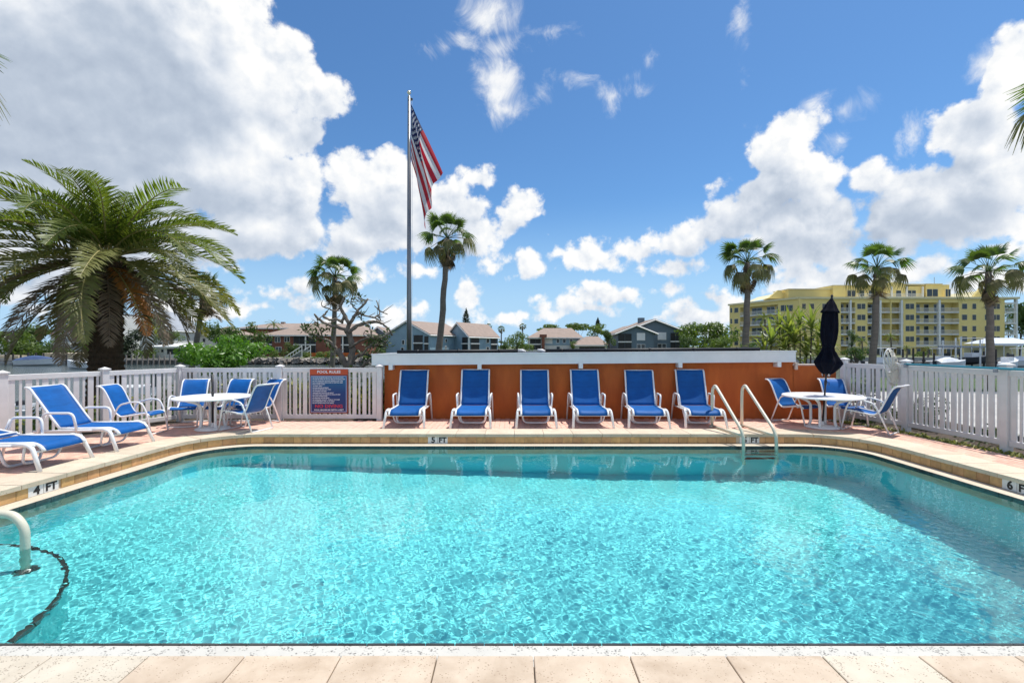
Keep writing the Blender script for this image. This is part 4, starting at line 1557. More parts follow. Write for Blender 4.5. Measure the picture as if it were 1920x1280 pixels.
def date_frond(seed, L, curl, mats, dens=70, ragged=0.):
    """feather leaf: rachis in the YZ plane starting along +Y and bending down by curl; leaflets in a V"""
    r = random.Random(seed)
    pts, tang = [Vector((0, 0, 0))], []
    n = 26
    ang = 0.
    for i in range(n):
        g_ = i / n
        ang = -curl * (g_ ** 1.35)
        tg = Vector((.04 * math.sin(seed + g_ * 3), math.cos(ang), math.sin(ang))).normalized()
        tang.append(tg)
        pts.append(pts[-1] + tg * (L / n))
    tang.append(tang[-1])
    ra = MB().tube(pts[::2], [.028 * (1 - .85 * i / (len(pts[::2]) - 1)) for i in range(len(pts[::2]))], 5)
    lf = MB()
    for k in range(dens):
        g_ = .10 + .90 * (k + r.random() * .5) / dens
        fi = g_ * n
        i = min(int(fi), n - 1)
        p = pts[i].lerp(pts[i + 1], fi - i)
        tg = tang[i]
        nz = Vector((0, -tg.z, tg.y)).normalized()
        for s in (-1, 1):
            if r.random() < ragged:
                continue
            ll = L * (.155 * math.sin(PI * min(1, (g_ * .92 + .1))) ** .6 + .02) * r.uniform(.85, 1.12)
            side = Vector((s, 0, 0))
            d = (tg * r.uniform(.62, .85) + side * r.uniform(.62, .8) + nz * r.uniform(.12, .5)).normalized()
            wv = (tg.cross(d)).normalized()
            wv = (d.cross(wv)).normalized() * .0195 * (L / 3.2) * r.uniform(.8, 1.15)
            m1 = p + d * ll * .5 + Vector((0, 0, -.015 * ll))
            e = p + d * ll + Vector((0, 0, -.16 * ll * r.uniform(.5, 1.6)))
            lf.add([p - wv * .5, p + wv * .5, m1 + wv, m1 - wv, e], [(0, 1, 2, 3), (3, 2, 4)])
    return ra, lf


def frond_mesh(name, seed, L, curl, mat, ragged=0.):
    ra, lf = date_frond(seed, L, curl, mat, ragged=ragged)
    me = bpy.data.meshes.new(name)
    o = len(ra.v)
    me.from_pydata(ra.v + lf.v, [], ra.f + [tuple(i + o for i in f) for f in lf.f])
    me.materials.append(M['ph_rachis'] if mat not in (M['ph_brown'],) else M['ph_brown'])
    me.materials.append(mat)
    nf = len(ra.f)
    me.polygons.foreach_set('material_index', [0] * nf + [1] * len(lf.f))
    me.update()
    return me


DYc = 13.0
dc = Wp(203, 480, DYc)
dt = thing('date_palm', 'big bushy date palm with arching fronds beside the fence corner', 'palm tree', (dc.x, DYc, ZG - .12))
hz_ = dc.z - (ZG - .12)
tk = MB()
pts = [Vector((.02 * math.sin(i), 0, hz_ * i / 18)) for i in range(19)]
tk.tube([p + Vector((-.05, 0, 0)) for p in pts], [.46 - .12 * min(1, i / 8) + (.10 * max(0, (i - 13) / 5)) for i in range(19)], 20)
trunk = tk.build('trunk', M['ph_trunk'], dt, smooth=True)
bo = MB()
r = random.Random(5)
for row in range(30):
    z = hz_ * (.02 + .97 * row / 30)
    for k in range(15):
        a = 2 * PI * (k + .5 * (row % 2)) / 15
        rr = .46 - .12 * min(1, z / hz_ * 18 / 8) + .10 * max(0, (z / hz_ * 18 - 13) / 5)
        c = Vector((rr * math.cos(a) - .05, rr * math.sin(a), z))
        o_ = Vector((math.cos(a), math.sin(a), 0))
        s_ = Vector((-math.sin(a), math.cos(a), 0))
        w_ = .075
        tip = .05 * r.uniform(.5, 1.3)
        bo.add([c - s_ * w_ - o_ * .03, c + s_ * w_ - o_ * .03, c + Vector((0, 0, .14)) - o_ * .02, c - Vector((0, 0, .10)) - o_ * .03, c + o_ * tip + Vector((0, 0, .05))],
               [(0, 3, 4), (3, 1, 4), (1, 2, 4), (2, 0, 4)])
bo.build('leaf_scars', M['ph_trunk'], trunk)
DF = {
    'up': [frond_mesh('frond', 11 + k, 2.75, (1.0, 1.25, 1.5)[k], M['ph_green']) for k in range(3)],
    'mid': [frond_mesh('frond', 21 + k, 3.55, (1.1, 1.35, 1.6)[k], M['ph_green']) for k in range(3)],
    'low': [frond_mesh('frond', 31 + k, 3.55, (1.0, 1.25, .8)[k], M['ph_olive']) for k in range(3)],
    'dry': [frond_mesh('frond', 41 + k, 3.15, (.75, 1.0, .6)[k], M['ph_brown'], .12) for k in range(3)],
    'orange': [frond_mesh('frond', 51, 2.9, .6, M['ph_orange'], .05)],
}


def put_frond(key, k, el, ph, sc=1., lift=0., roll=0.):
    fr = link_mesh('frond', DF[key][k % len(DF[key])], dt, (-.05, 0, hz_ + lift))
    off = Vector((0, .16, 0))
    Rm = Matrix.Rotation(ph, 3, 'Z') @ Matrix.Rotation(el, 3, 'X') @ Matrix.Rotation(roll, 3, 'Y')
    fr.rotation_euler = Rm.to_euler()
    fr.location = Vector((-.05, 0, hz_ + lift)) + Matrix.Rotation(ph, 3, 'Z') @ off
    fr.scale = (sc,) * 3
    return fr


for k in range(15):
    put_frond('up', k, math.radians(86 - 3.0 * k + r.uniform(-5, 5)), k * 2.39996 + .4, r.uniform(.84, 1.0), .0, r.uniform(-.2, .2))
for k in range(30):
    put_frond('mid', k, math.radians(60 - 1.5 * k + r.uniform(-6, 6)), k * 2.39996 + 1.1, r.uniform(.92, 1.05), .02, r.uniform(-.3, .3))
for k in range(22):
    put_frond('low', k, math.radians(14 - 1.7 * k + r.uniform(-6, 6)), k * 2.39996 + 2., r.uniform(.92, 1.05), -.12, r.uniform(-.3, .3))
for k in range(18):
    put_frond('dry', k, math.radians(-10 - 2.2 * k + r.uniform(-6, 6)), k * 2.39996 + .2, r.uniform(.82, 1.02), -.25, r.uniform(-.3, .3))
fo = put_frond('orange', 0, math.radians(-30), math.radians(180 + 62), 1., -.2)
fo['label'] = 'dying orange frond'

# ------------------------------------------------------------------ bare pruned tree
BY = 14.0
bt0 = Wp(652, 700, BY)
bare = thing('bare_tree', 'gnarled pruned tree with nearly bare crooked branches above the pool rules board', 'tree', (bt0.x, BY, ZG - .12))
rb = random.Random(9)


def bpath(pts, r0, r1, name='branch', dy=.0, m='bark'):
    r0, r1 = r0 * .62, r1 * .75
    P = []
    n = len(pts)
    for i, (x, y) in enumerate(pts):
        p = Wp(x, y, BY)
        p = Vector((p.x - bt0.x, dy * i / max(1, n - 1) + rb.uniform(-.02, .02), p.z - (ZG - .12)))
        P.append(p)
    Q = []
    for i in range(n - 1):
        for j in range(4):
            q = P[i].lerp(P[i + 1], j / 4)
            Q.append(q + Vector((rb.uniform(-1, 1), rb.uniform(-1, 1), rb.uniform(-1, 1))) * .012)
    Q.append(P[-1])
    rs = [(r0 + (r1 - r0) * i / (len(Q) - 1)) * rb.uniform(.88, 1.14) for i in range(len(Q))]
    o = MB().tube(Q, rs, 8).build(name, M[m], bare, smooth=True)
    return Q


ends = []
bpath([(648, 725), (650, 690), (641, 668), (632, 655)], .16, .11, 'trunk')
bpath([(650, 700), (656, 680), (660, 655), (655, 630), (648, 618)], .16, .11, 'trunk', .1)
for pts, r0, r1, dy in (
    ([(648, 622), (655, 606), (662, 594), (668, 580), (680, 566), (684, 558)], .10, .035, .3), ([(655, 606), (646, 590), (640, 575), (648, 562), (650, 556)], .09, .04, -.2),
    ([(640, 575), (633, 584), (624, 580), (614, 576)], .05, .02, -.4), ([(646, 590), (640, 604), (628, 598), (614, 600), (600, 592), (606, 582)], .07, .035, .3),
    ([(648, 618), (630, 612), (612, 606), (600, 596), (598, 590)], .075, .03, -.3), ([(662, 594), (672, 588), (684, 592), (698, 594), (706, 588), (702, 574), (696, 560)], .05, .02, .5),
    ([(698, 594), (708, 600), (716, 602)], .03, .012, .2), ([(702, 574), (712, 582), (722, 588)], .025, .01, .3), ([(652, 624), (668, 610), (684, 604), (700, 602), (712, 606), (722, 616), (728, 628)], .10, .03, .5),
    ([(668, 580), (676, 588), (674, 600)], .04, .02, .2), ([(684, 604), (694, 612), (700, 628), (706, 640), (696, 652)], .045, .02, -.3), ([(632, 655), (620, 640), (606, 632), (592, 626), (580, 622)], .075, .02, -.3),
    ([(606, 632), (596, 616), (590, 604)], .04, .02, .2), ([(641, 668), (626, 662), (612, 652), (600, 640)], .06, .02, .4), ([(656, 680), (668, 668), (680, 664), (690, 668)], .09, .04, .3),
    ([(655, 652), (676, 640), (692, 634), (712, 634), (726, 632), (736, 624)], .07, .02, -.4), ([(676, 668), (690, 650), (704, 646), (718, 650)], .06, .02, .2), ([(660, 690), (678, 690), (690, 676), (700, 668)], .10, .03, .1),
    ([(668, 580), (660, 570), (662, 560)], .035, .015, -.2), ([(624, 598), (618, 610), (616, 622)], .03, .015, .1), ([(680, 566), (674, 560), (668, 558)], .025, .012, .1), ([(580, 622), (574, 616), (570, 618)], .02, .01, 0),
    ([(592, 626), (584, 632), (578, 640)], .025, .01, .2), ([(712, 634), (722, 642), (728, 652)], .025, .01, .1),
):
    ends.append(bpath(pts, r0, r1, dy=dy))
tw = MB()
for Q in ends:
    for _ in range(3):
        p = rb.choice(Q[len(Q) // 3:])
        d = Vector((rb.uniform(-1, 1), rb.uniform(-1, 1), rb.uniform(-.2, 1))).normalized()
        e = p + d * rb.uniform(.12, .28)
        f = e + (d + Vector((rb.uniform(-.8, .8), 0, rb.uniform(-.3, .9)))).normalized() * rb.uniform(.08, .2)
        tw.tube([p, e, f], [.014, .010, .005], 5)
tw.build('twigs', M['bark'], bare, smooth=True)
lf = MB()
for Q in ends[9:]:
    for p in Q[len(Q) // 3:]:
        for k in range(5):
            if rb.random() < .75:
                d = Vector((rb.uniform(-1, 1), rb.uniform(-1, 1), rb.uniform(-.5, 1))).normalized()
                s_ = d.orthogonal().normalized() * .028
                q = p + d * rb.uniform(.02, .12)
                e = q + d * .13
                lf.add([q, (q + e) / 2 + s_, e, (q + e) / 2 - s_], [(0, 1, 2, 3)])
lf.build('foliage', M['croton2'], bare)

# ------------------------------------------------------------------ leafy things


def leaf_cloud(mb, c, rad, n, size, r, shell=.55, flat=False):
    c = Vector(c)
    for _ in range(n):
        d = Vector((r.gauss(0, 1), r.gauss(0, 1), r.gauss(0, 1))).normalized()
        f = shell + (1 - shell) * r.random() ** .6
        p = c + Vector((d.x * rad[0], d.y * rad[1], d.z * rad[2])) * f
        nrm = (d + Vector((r.uniform(-.9, .9), r.uniform(-.9, .9), r.uniform(-.3, .9)))).normalized()
        a = nrm.orthogonal().normalized()
        b_ = nrm.cross(a)
        th = r.uniform(0, 2 * PI)
        u, v = a * math.cos(th) + b_ * math.sin(th), b_ * math.cos(th) - a * math.sin(th)
        s = size * r.uniform(.6, 1.3)
        mb.add([p - u * s, p + v * s * .45 + nrm * s * .12, p + u * s, p - v * s * .45 + nrm * s * .12], [(0, 1, 2, 3)])


def leafy(name, label, cat, px, py, rx, ry, Y, mat, group, seed, lumps=9, n=130, size=None, zbase=None, trunkw=.12, tname='crown', trunk=True):
    """a tree or shrub: lumpy leaf masses round a forked trunk"""
    r = random.Random(seed)
    c = Wp(px, py, Y)
    k = Y / F
    zb_ = (ZF if Y > 60 else ZG - .12) if zbase is None else zbase
    t = thing(name, label, cat, (c.x, Y, zb_), group=group)
    hc = c.z - zb_
    RX, RZ = rx * k, ry * k
    size = size or max(RX, RZ) * .085
    mb = MB()
    cen = []
    for i in range(lumps):
        a = r.uniform(0, 2 * PI)
        q = r.random() ** .5 * .78
        x, z = q * math.cos(a), q * math.sin(a)
        cc = Vector((x * RX, r.uniform(-.5, .5) * RX, hc + z * RZ))
        cen.append(cc)
        f = r.uniform(.34, .55)
        leaf_cloud(mb, cc, (RX * f, RX * f, RZ * f), n, size, r, .45)
    mb.build(tname, mat, t)
    if trunk:
        tb = MB()
        tb.tube([(0, 0, 0), (.02 * hc, 0, hc * .4), (0, 0, hc * .75)], [trunkw, trunkw * .75, trunkw * .5], 7)
        for cc in cen[:6]:
            tb.tube([(0, 0, hc * .35), tuple(Vector((0, 0, hc * .5)).lerp(cc, .5)), tuple(cc)], [trunkw * .5, trunkw * .3, trunkw * .1], 5)
        tb.build('trunk', M['dark_bark'], t)
    return t


# bright green bush on the near side
leafy('green_bush', 'bright green leafy bush rising above the white fence beside the date palm', 'bush', 418, 668, 78, 40, 12.9, M['bush'], None, 31, 17, 200, .065, ZG - .12, .05, 'foliage')
# shrubs glimpsed between the fence slats
SHR = 'shrubs outside the picket fence'
SHL = ['pale variegated shrub behind the slats over the raised back of the side lounger', 'dark green shrub behind the slats next to the lone chair', 'pale variegated shrub behind the slats between lone chair and fence corner',
       'dark shrub filling the fence corner behind the slats', 'pale variegated shrub behind the chair at the fence corner', 'dark shrub behind the slats over the round table',
       'pale variegated shrub behind the slats just before the rules board', 'dark shrub hidden behind the pool rules board', 'pale variegated shrub between the rules board and the orange wall']
for i, (x, y) in enumerate(((-9.2, 8.7), (-8.85, 9.5), (-8.45, 10.2), (-7.9, 11.3), (-6.9, 11.5), (-5.9, 11.5), (-4.9, 11.5), (-4.0, 11.5), (-3.4, 11.5))):
    r_ = random.Random(60 + i)
    t = thing('shrub', SHL[i], 'shrub', (x, y, -.05), group=SHR)
    mb = MB()
    hs = .62 if y < 10.5 else .95
    for k in range(7):
        leaf_cloud(mb, (r_.uniform(-.5, .5), r_.uniform(-.2, .2), r_.uniform(.12, hs * .8)), (.34, .28, .26), 90, .055, r_, .3)
    mb.build('foliage', M['croton'] if i % 2 == 0 else M['croton2'], t)
    MB().tube([(0, 0, 0), (.03, 0, .35)], .02, 5).build('stem', M['dark_bark'], t)
for i, (x, y, lab) in enumerate(((7.9, 10.9, 'dark shrub behind the slats next to the umbrella table'), (8.25, 9.9, 'dark shrub behind the slats below the skimmer net'), (8.35, 8.2, 'low dark shrub behind the tall fence at its middle post'))):
    r_ = random.Random(160 + i)
    t = thing('shrub', lab, 'shrub', (x, y, -.4), group=SHR)
    mb = MB()
    for k in range(7):
        leaf_cloud(mb, (r_.uniform(-.25, .3), r_.uniform(-.5, .5), r_.uniform(.2, (1.25, 1.0, .5)[i])), (.3, .36, .28), 90, .055, r_, .3)
    mb.build('foliage', M['croton2'], t)
    MB().tube([(0, 0, 0), (.03, 0, .35)], .02, 5).build('stem', M['dark_bark'], t)
hd = MB()
rh_ = random.Random(88)
for i in range(40):
    leaf_cloud(hd, (-7.6 + 4.9 * i / 39, 12.1 + rh_.uniform(-.2, .2), rh_.uniform(.1, .75)), (.4, .4, .5), 120, .06, rh_, .3)
tag(hd.build('hedge', M['croton2']), 'dark clipped hedge seen through the slats behind the pool rules board', 'hedge')
# ground cover along the tall fence
gc = MB()
rg = random.Random(77)
path = [Vector((6.98, 10.6)), Vector((7.36, 9.5)), Vector((7.52, 7.7)), Vector((7.60, 5.8)), Vector((7.7, 4))]
for i in range(4):
    for k in range(420):
        p = path[i].lerp(path[i + 1], rg.random())
        p = Vector((p.x + rg.uniform(-.05, .22), p.y, -.03))
        a = rg.uniform(0, 2 * PI)
        ln = rg.uniform(.06, .14)
        d = Vector((math.cos(a) * .8, math.sin(a) * .8, rg.uniform(.25, 1.1))).normalized() * ln
        s_ = Vector((-math.sin(a), math.cos(a), 0)) * .011
        gc.add([p - s_, p + s_, p + d * .6 + s_ * 1.2, p + d * .6 - s_ * 1.2, p + d + Vector((0, 0, -.02))], [(0, 1, 2, 3), (3, 2, 4)])
tag(gc.build('ground_cover', M['croton']), kind='stuff')

# spiky dracaenas behind the garden wall
blade = MB()
for q in range(1):
    w_ = .032
    P = [Vector((0, 0, 0)), Vector((0, .2, .02)), Vector((0, .40, -.01)), Vector((0, .56, -.10))]
    ws = (w_ * .6, w_, w_ * .8, .003)
    vs = []
    for p, ww in zip(P, ws):
        vs += [p + Vector((-ww, 0, .008)), p, p + Vector((ww, 0, .008))]
    fs = []
    for i in range(3):
        o = i * 3
        fs += [(o, o + 1, o + 4, o + 3), (o + 1, o + 2, o + 5, o + 4)]
    blade.add(vs, fs)
BLm = blade.mesh('leaf', M['dracaena'])
DRG = 'spiky cane plants behind the orange garden wall'
for i, (px, py, s, lab) in enumerate((
        (1446, 640, 1.0, 'spiky yellow green cane plant over the end of the white fascia'), (1480, 622, 1.15, 'spiky cane plant, second from the fan palm, with thick bright rosette'),
        (1500, 606, .8, 'tall spiky cane plant with small brown tinged rosette before the yellow building'), (1522, 612, .95, 'spiky cane plant with bare bent stem beside the closed umbrella'),
        (1540, 632, .9, 'spiky cane plant touching the closed umbrella'), (1462, 612, .75, 'small spiky rosette behind the first cane plant'),
        (1432, 662, .9, 'low spiky cane plant behind the very end of the white fascia'), (1470, 655, 1.1, 'green spiky cane plant low in the middle of the clump'),
        (1534, 664, 1.0, 'dark spiky cane plant low beside the closed umbrella'), (1490, 640, 1.0, 'yellowish spiky cane plant in the heart of the clump'),
        (1512, 662, 1.1, 'dark spiky cane plant low behind the orange garden wall'))):
    r_ = random.Random(200 + i)
    p = Wp(px, py, 12.6 + .25 * (i % 3))
    t = thing('cane_plant', lab, 'plant', (p.x, p.y, ZG - .1), group=DRG)
    hh = p.z - (ZG - .1)
    dx = r_.uniform(-.12, .12)
    MB().tube([(dx, 0, 0), (dx * .3, .02, hh * .55), (0, 0, hh)], [.028, .022, .02], 6).build('stem', M['dark_bark'], t, smooth=True)
    for k in range(26):
        g_ = k / 25
        el = math.radians(82 - 100 * g_ + r_.uniform(-8, 8))
        fr = link_mesh('leaf', BLm, t, (0, 0, hh - .12 * g_ * s))
        fr.rotation_euler = (Matrix.Rotation(k * 2.39996, 3, 'Z') @ Matrix.Rotation(el, 3, 'X')).to_euler()
        fr.scale = (s * 1.15, s * r_.uniform(.95, 1.3), s * 1.1)

# ================================================================== BUILDINGS ACROSS THE CANAL


class Wall:
    """a building front on the ground segment a-b, addressed by photo columns and rows where it was measured"""

    def __init__(self, a, b, thing_):
        self.a, self.b, self.t = Vector(a), Vector(b), thing_
        self.o = Vector((thing_.location.x, thing_.location.y)) if thing_ else Vector((0, 0))
        self.oz = thing_.location.z if thing_ else 0

    def at(self, px):
        """point of the wall line under photo column px, with its depth"""
        k = (px - 960) / F
        d = self.b - self.a
        s = (k * self.a.y - self.a.x) / (d.x - k * d.y)
        return self.a + d * s

    def box(self, name, mat, x0, x1, y0, y1, d0, d1, parent=None, yref=None):
        p, q = self.at(x0), self.at(x1)
        Y = (p.y + q.y) / 2 if yref is None else yref
        z1, z0 = Z_at(y0, Y), Z_at(y1, Y)
        mb = MB().seg(p - self.o, q - self.o, z0 - self.oz, z1 - self.oz, d0, d1)
        return mb.build(name, mat, self.t if parent is None else parent)

    def zbox(self, name, mat, x0, x1, z0, z1, d0, d1, parent=None):
        p, q = self.at(x0), self.at(x1)
        return MB().seg(p - self.o, q - self.o, z0 - self.oz, z1 - self.oz, d0, d1).build(name, mat, self.t if parent is None else parent)

    def window(self, x0, x1, y0, y1, frame, glass, bars=0, pr=.10):
        fr = self.box('window', frame, x0, x1, y0, y1, -.05, pr)
        p, q = self.at(x0), self.at(x1)
        Y = (p.y + q.y) / 2
        e = .09 * F / Y
        n = bars + 1
        for i in range(n):
            xa = x0 + (x1 - x0) * i / n + e * (.8 if i else 1)
            xb = x0 + (x1 - x0) * (i + 1) / n - e * (.8 if i < n - 1 else 1)
            self.box('pane', glass, xa, xb, y0 + e, y1 - e, pr - .02, pr + .02, fr)
        return fr

    def porch(self, x0, x1, y0, y1, rows=1):
        """screened porch: flat dark panel in place of the shaded recess, with frame posts and a mid rail"""
        o = self.box('porch_screen', M['screen'], x0, x1, y0, y1, -.05, .06)  # dark screen panel proud of the wall, the porch's inner shade in its colour
        ym = (y0 + y1) / 2
        if rows == 2:
            self.box('porch_floor', M['trim'], x0 - .3, x1 + .3, ym - 1.1, ym + 1.1, .0, .28)
        n = max(1, int((x1 - x0) / 9))
        for i in range(n + 1):
            x = x0 + (x1 - x0) * i / n
            self.box('mullion', M['grey_blue'], x - .16, x + .16, y0, y1, .0, .12, o)
        return o


def gable(t, A, B, D, ze, zr, zb, wall, roof, over=.5, fascia=None, end2=True):
    """house on the parallelogram A-B-D: gable end A-B, long side B-D, eaves ze, ridge zr"""
    o = t.location
    A, B, D = (Vector((p[0] - o.x, p[1] - o.y)) for p in (A, B, D))
    E = A + D - B
    m1, m2 = (A + B) / 2, (E + D) / 2
    zb, ze, zr = zb - o.z, ze - o.z, zr - o.z
    vs = [(*A, zb), (*B, zb), (*D, zb), (*E, zb), (*A, ze), (*B, ze), (*D, ze), (*E, ze), (*m1, zr), (*m2, zr)]
    MB().add(vs, [(0, 1, 5, 8, 4), (1, 2, 6, 5), (2, 3, 7, 9, 6), (3, 0, 4, 7)]).build('wall', wall, t)
    ax = (m2 - m1).normalized() * over
    for P, Q, n_ in ((B, D, 'roof'), (A, E, 'roof')):
        sd = (P - m1).normalized() * over
        drop = (zr - ze) * over / (P - m1).length
        a, b_, c, d = m1 - ax, m2 + ax, Q + sd + ax, P + sd - ax
        th = .28
        v = [(*a, zr + .05), (*b_, zr + .05), (*c, ze - drop + .05), (*d, ze - drop + .05)]
        v2 = [(x, y, z + th) for x, y, z in v]
        MB().add(v + v2, [(0, 1, 2, 3), (7, 6, 5, 4), (0, 3, 7, 4), (1, 0, 4, 5), (2, 1, 5, 6), (3, 2, 6, 7)]).build(n_, roof, t)
        f = fascia or M['trim']
        # trim boards along the gable rake and the eaves
        u = Vector((*a, zr + .02)), Vector((*d, ze - drop + .02))
        MB().tube([u[0] - Vector((*ax, 0)) * .1, u[1] - Vector((*ax, 0)) * .1], .17, 4).build('rake_board', f, t)
        MB().tube([Vector((*d, ze - drop)), Vector((*c, ze - drop))], .15, 4).build('eaves_board', f, t)
    return m1 + Vector((o.x, o.y))


def P2(px, Y):
    return (X_at(px, Y), Y)


# --- blue grey house with two gables and tan roof (behind the flagpole)
bh = thing('house', 'blue grey two storey house behind the flagpole, two tan roofs stepping down, dark screened porches', 'house', (*P2(800, 125), ZF))
A1, B1, D1_ = P2(724, 124), P2(806, 116), P2(872, 132)
gable(bh, A1, B1, D1_, Z_at(627, 116), Z_at(603, 120), ZF - .3, M['blue_wall'], M['roof_tan'])
w1 = Wall(A1, B1, bh)
w1.porch(776, 793, 628, 658, 2)
w1.porch(796, 803.5, 630, 658, 2)
w1.window(754, 759, 637, 646, M['trim'], M['clear_glass'])
w1.window(762, 767, 637, 646, M['trim'], M['clear_glass'])
w1.window(752, 758, 651, 660, M['trim'], M['clear_glass'])
w2 = Wall(B1, D1_, bh)
w2.window(834, 838, 635, 642, M['trim'], M['clear_glass'])
w2.window(857, 863, 632, 642, M['trim'], M['clear_glass'])
w2.window(857, 863, 648, 656, M['trim'], M['clear_glass'])
w2.window(834, 837, 648, 655, M['trim'], M['clear_glass'])
A2, B2, D2_ = P2(838, 130), P2(879, 122), P2(934, 136)
gable(bh, A2, B2, D2_, Z_at(630, 122), Z_at(606, 126), ZF - .3, M['blue_wall'], M['roof_tan'])
w3 = Wall(B2, D2_, bh)
w3.porch(882, 898, 632, 656, 2)
w3.porch(920, 931, 634, 656, 2)
w3.window(911, 917, 635, 643, M['trim'], M['clear_glass'])
w3.window(911, 917, 650, 657, M['trim'], M['clear_glass'])
w3b = Wall(A2, B2, bh)
w3b.porch(867, 877, 632, 656, 2)
MB().seg(Vector(P2(878.3, 121.6)) - bh.location.xy, Vector(P2(880.3, 121.6)) - bh.location.xy, -.2, Z_at(630, 121.6) - ZF, 0, .3).build('corner_post', M['trim'], bh)
A3, B3, D3_ = P2(690, 132), P2(728, 127), P2(745, 138)
gable(bh, A3, B3, D3_, Z_at(628, 127), Z_at(614, 130), ZF - .3, M['grey_blue'], M['roof_tan'])
Wall(A3, B3, bh).porch(697, 716, 632, 660, 2)

# --- brick red house with long tan roof
rh = thing('house', 'brick red two storey house with long tan hip roof behind the bare tree', 'house', (*P2(590, 124), ZF))
o = rh.location


def hip(t, px0, px1, Yf, Yb, ze, zr, zb, inset0, inset1, wall, roof):
    x0, x1 = X_at(px0, Yf) - t.location.x, X_at(px1, Yf) - t.location.x
    y0, y1 = Yf - t.location.y, Yb - t.location.y
    zb, ze, zr = zb - t.location.z, ze - t.location.z, zr - t.location.z
    MB().box(((x0 + x1) / 2, (y0 + y1) / 2, (zb + ze) / 2), (x1 - x0, y1 - y0, ze - zb)).build('wall', wall, t)
    e = .8
    a = [(x0 - e, y0 - e), (x1 + e, y0 - e), (x1 + e, y1 + e), (x0 - e, y1 + e)]
    ym = (y0 + y1) / 2
    vs = [(x, y, ze - .05) for x, y in a] + [(x, y, ze + .2) for x, y in a] + [(x0 + inset0, ym, zr), (x1 - inset1, ym, zr)]
    MB().add(vs, [(3, 2, 1, 0), (0, 1, 5, 4), (1, 2, 6, 5), (2, 3, 7, 6), (3, 0, 4, 7), (4, 5, 9, 8), (5, 6, 9), (6, 7, 8, 9), (7, 4, 8)]).build('roof', roof, t)
    MB().box(((x0 + x1) / 2, y0 - e - .04, ze + .06), (x1 - x0 + 2 * e, .06, .3)).build('eaves_board', M['trim'], t)
    return Wall((X_at(px0, Yf), Yf), (X_at(px1, Yf), Yf), t)


wr = hip(rh, 497, 690, 120, 134, Z_at(629.5, 120), Z_at(607, 127), ZF - .3, 7.5, 4, M['brick_red'], M['roof_tan'])
wr.porch(499, 510, 631, 660, 2)
wr.window(515.5, 526, 631, 642, M['trim'], M['clear_glass'], 1)
wr.window(533, 543.5, 631, 641, M['trim'], M['clear_glass'], 1)
wr.window(517, 528, 650, 660, M['trim'], M['clear_glass'], 1)
wr.porch(551, 592, 630.5, 662, 2)
wr.box('column', M['trim'], 573.5, 575.5, 630.5, 662, .3, .6)
wr.porch(640, 655, 631, 662, 2)
wr.box('column', M['trim'], 643, 645, 630.5, 662, .3, .6)
wr.box('planter_wall', M['orange'], 580, 690, 661, 668, .5, 1.2)
r2 = thing('house', 'tan roofed building standing behind the brick red house', 'house', (*P2(520, 150), ZF))
hip(r2, 450, 640, 148, 165, Z_at(616, 148), Z_at(606, 156), ZF - .3, 5, 5, M['brick_red'], M['roof_tan'])
for px in (531, 593, 607):
    MB().box((X_at(px, 156) - r2.location.x, 6, Z_at(604, 156) - ZF - .5), (1.1, 1.1, 1.2)).build('roof_vent', M['roof_tan'], r2)
gw = thing('gangway', 'white slanting boat gangway before the brick red house', 'gangway', (*P2(560, 108), ZF))
for dx in (0, 1.6):
    p, q = Wp(534, 677, 108), Wp(566, 656, 108)
    p, q = p - gw.location, q - gw.location
    for k, h_ in ((0, 0), (1, .9)):
        MB().tube([p + Vector((dx, dx * .5, h_)), q + Vector((dx, dx * .5, h_))], .10, 6).build('rail', M['trim'], gw)
    for f in np.linspace(0, 1, 7):
        b0 = p.lerp(q, f) + Vector((dx, dx * .5, 0))
        MB().tube([b0, b0 + Vector((0, 0, .9))], .05, 5).build('baluster', M['trim'], gw)
    MB().tube([q + Vector((dx, dx * .5, .9)), q + Vector((dx, dx * .5, -2.0))], .08, 6).build('post', M['trim'], gw)
p, q = Wp(534, 677, 108) - gw.location, Wp(566, 656, 108) - gw.location
MB().add([p, q, q + Vector((1.6, .8, 0)), p + Vector((1.6, .8, 0))], [(0, 1, 2, 3)]).build('ramp', M['grey_roof'], gw)

# --- tan roofed pale house (centre) and the low one beside it
ch = thing('house', 'pale house with tan roof and brown chimney in the middle of the far bank', 'house', (*P2(1040, 140), ZF))
wc = hip(ch, 993, 1088, 136, 152, Z_at(634, 136), Z_at(615, 144), ZF - .3, 4.5, 1.5, M['white_wall'], M['roof_tan'])
wc.porch(994, 1014, 635.5, 655, 2)
wc.box('chimney', M['brick_red'], 1015.5, 1020.5, 629, 658, .5, 1.5)
wc.box('chimney_cap', M['brick_red'], 1011.5, 1024.5, 627, 632, .3, 1.7)
wc.box('siding_panel', M['blue_wall'], 1036, 1086, 635, 644, 0, .08)
wc.box('siding_panel', M['blue_wall'], 1021, 1086, 644.4, 647, 0, .12)
wc.window(1043, 1049, 635, 643, M['trim'], M['clear_glass'])
wc.window(1055, 1061, 635, 643, M['trim'], M['clear_glass'])
wc.window(1068, 1074, 635, 643, M['trim'], M['clear_glass'])
wc.window(1043, 1050, 649, 656, M['trim'], M['clear_glass'])
ch2 = thing('house', 'low tan roofed wing to the ladder side of the pale house with the chimney', 'house', (*P2(1110, 130), ZF))
wc2 = hip(ch2, 1083, 1136, 126, 138, Z_at(648, 126), Z_at(630.5, 132), ZF - .3, 3.2, 1.0, M['white_wall'], M['roof_tan'])
wc2.porch(1086, 1134, 650, 660)

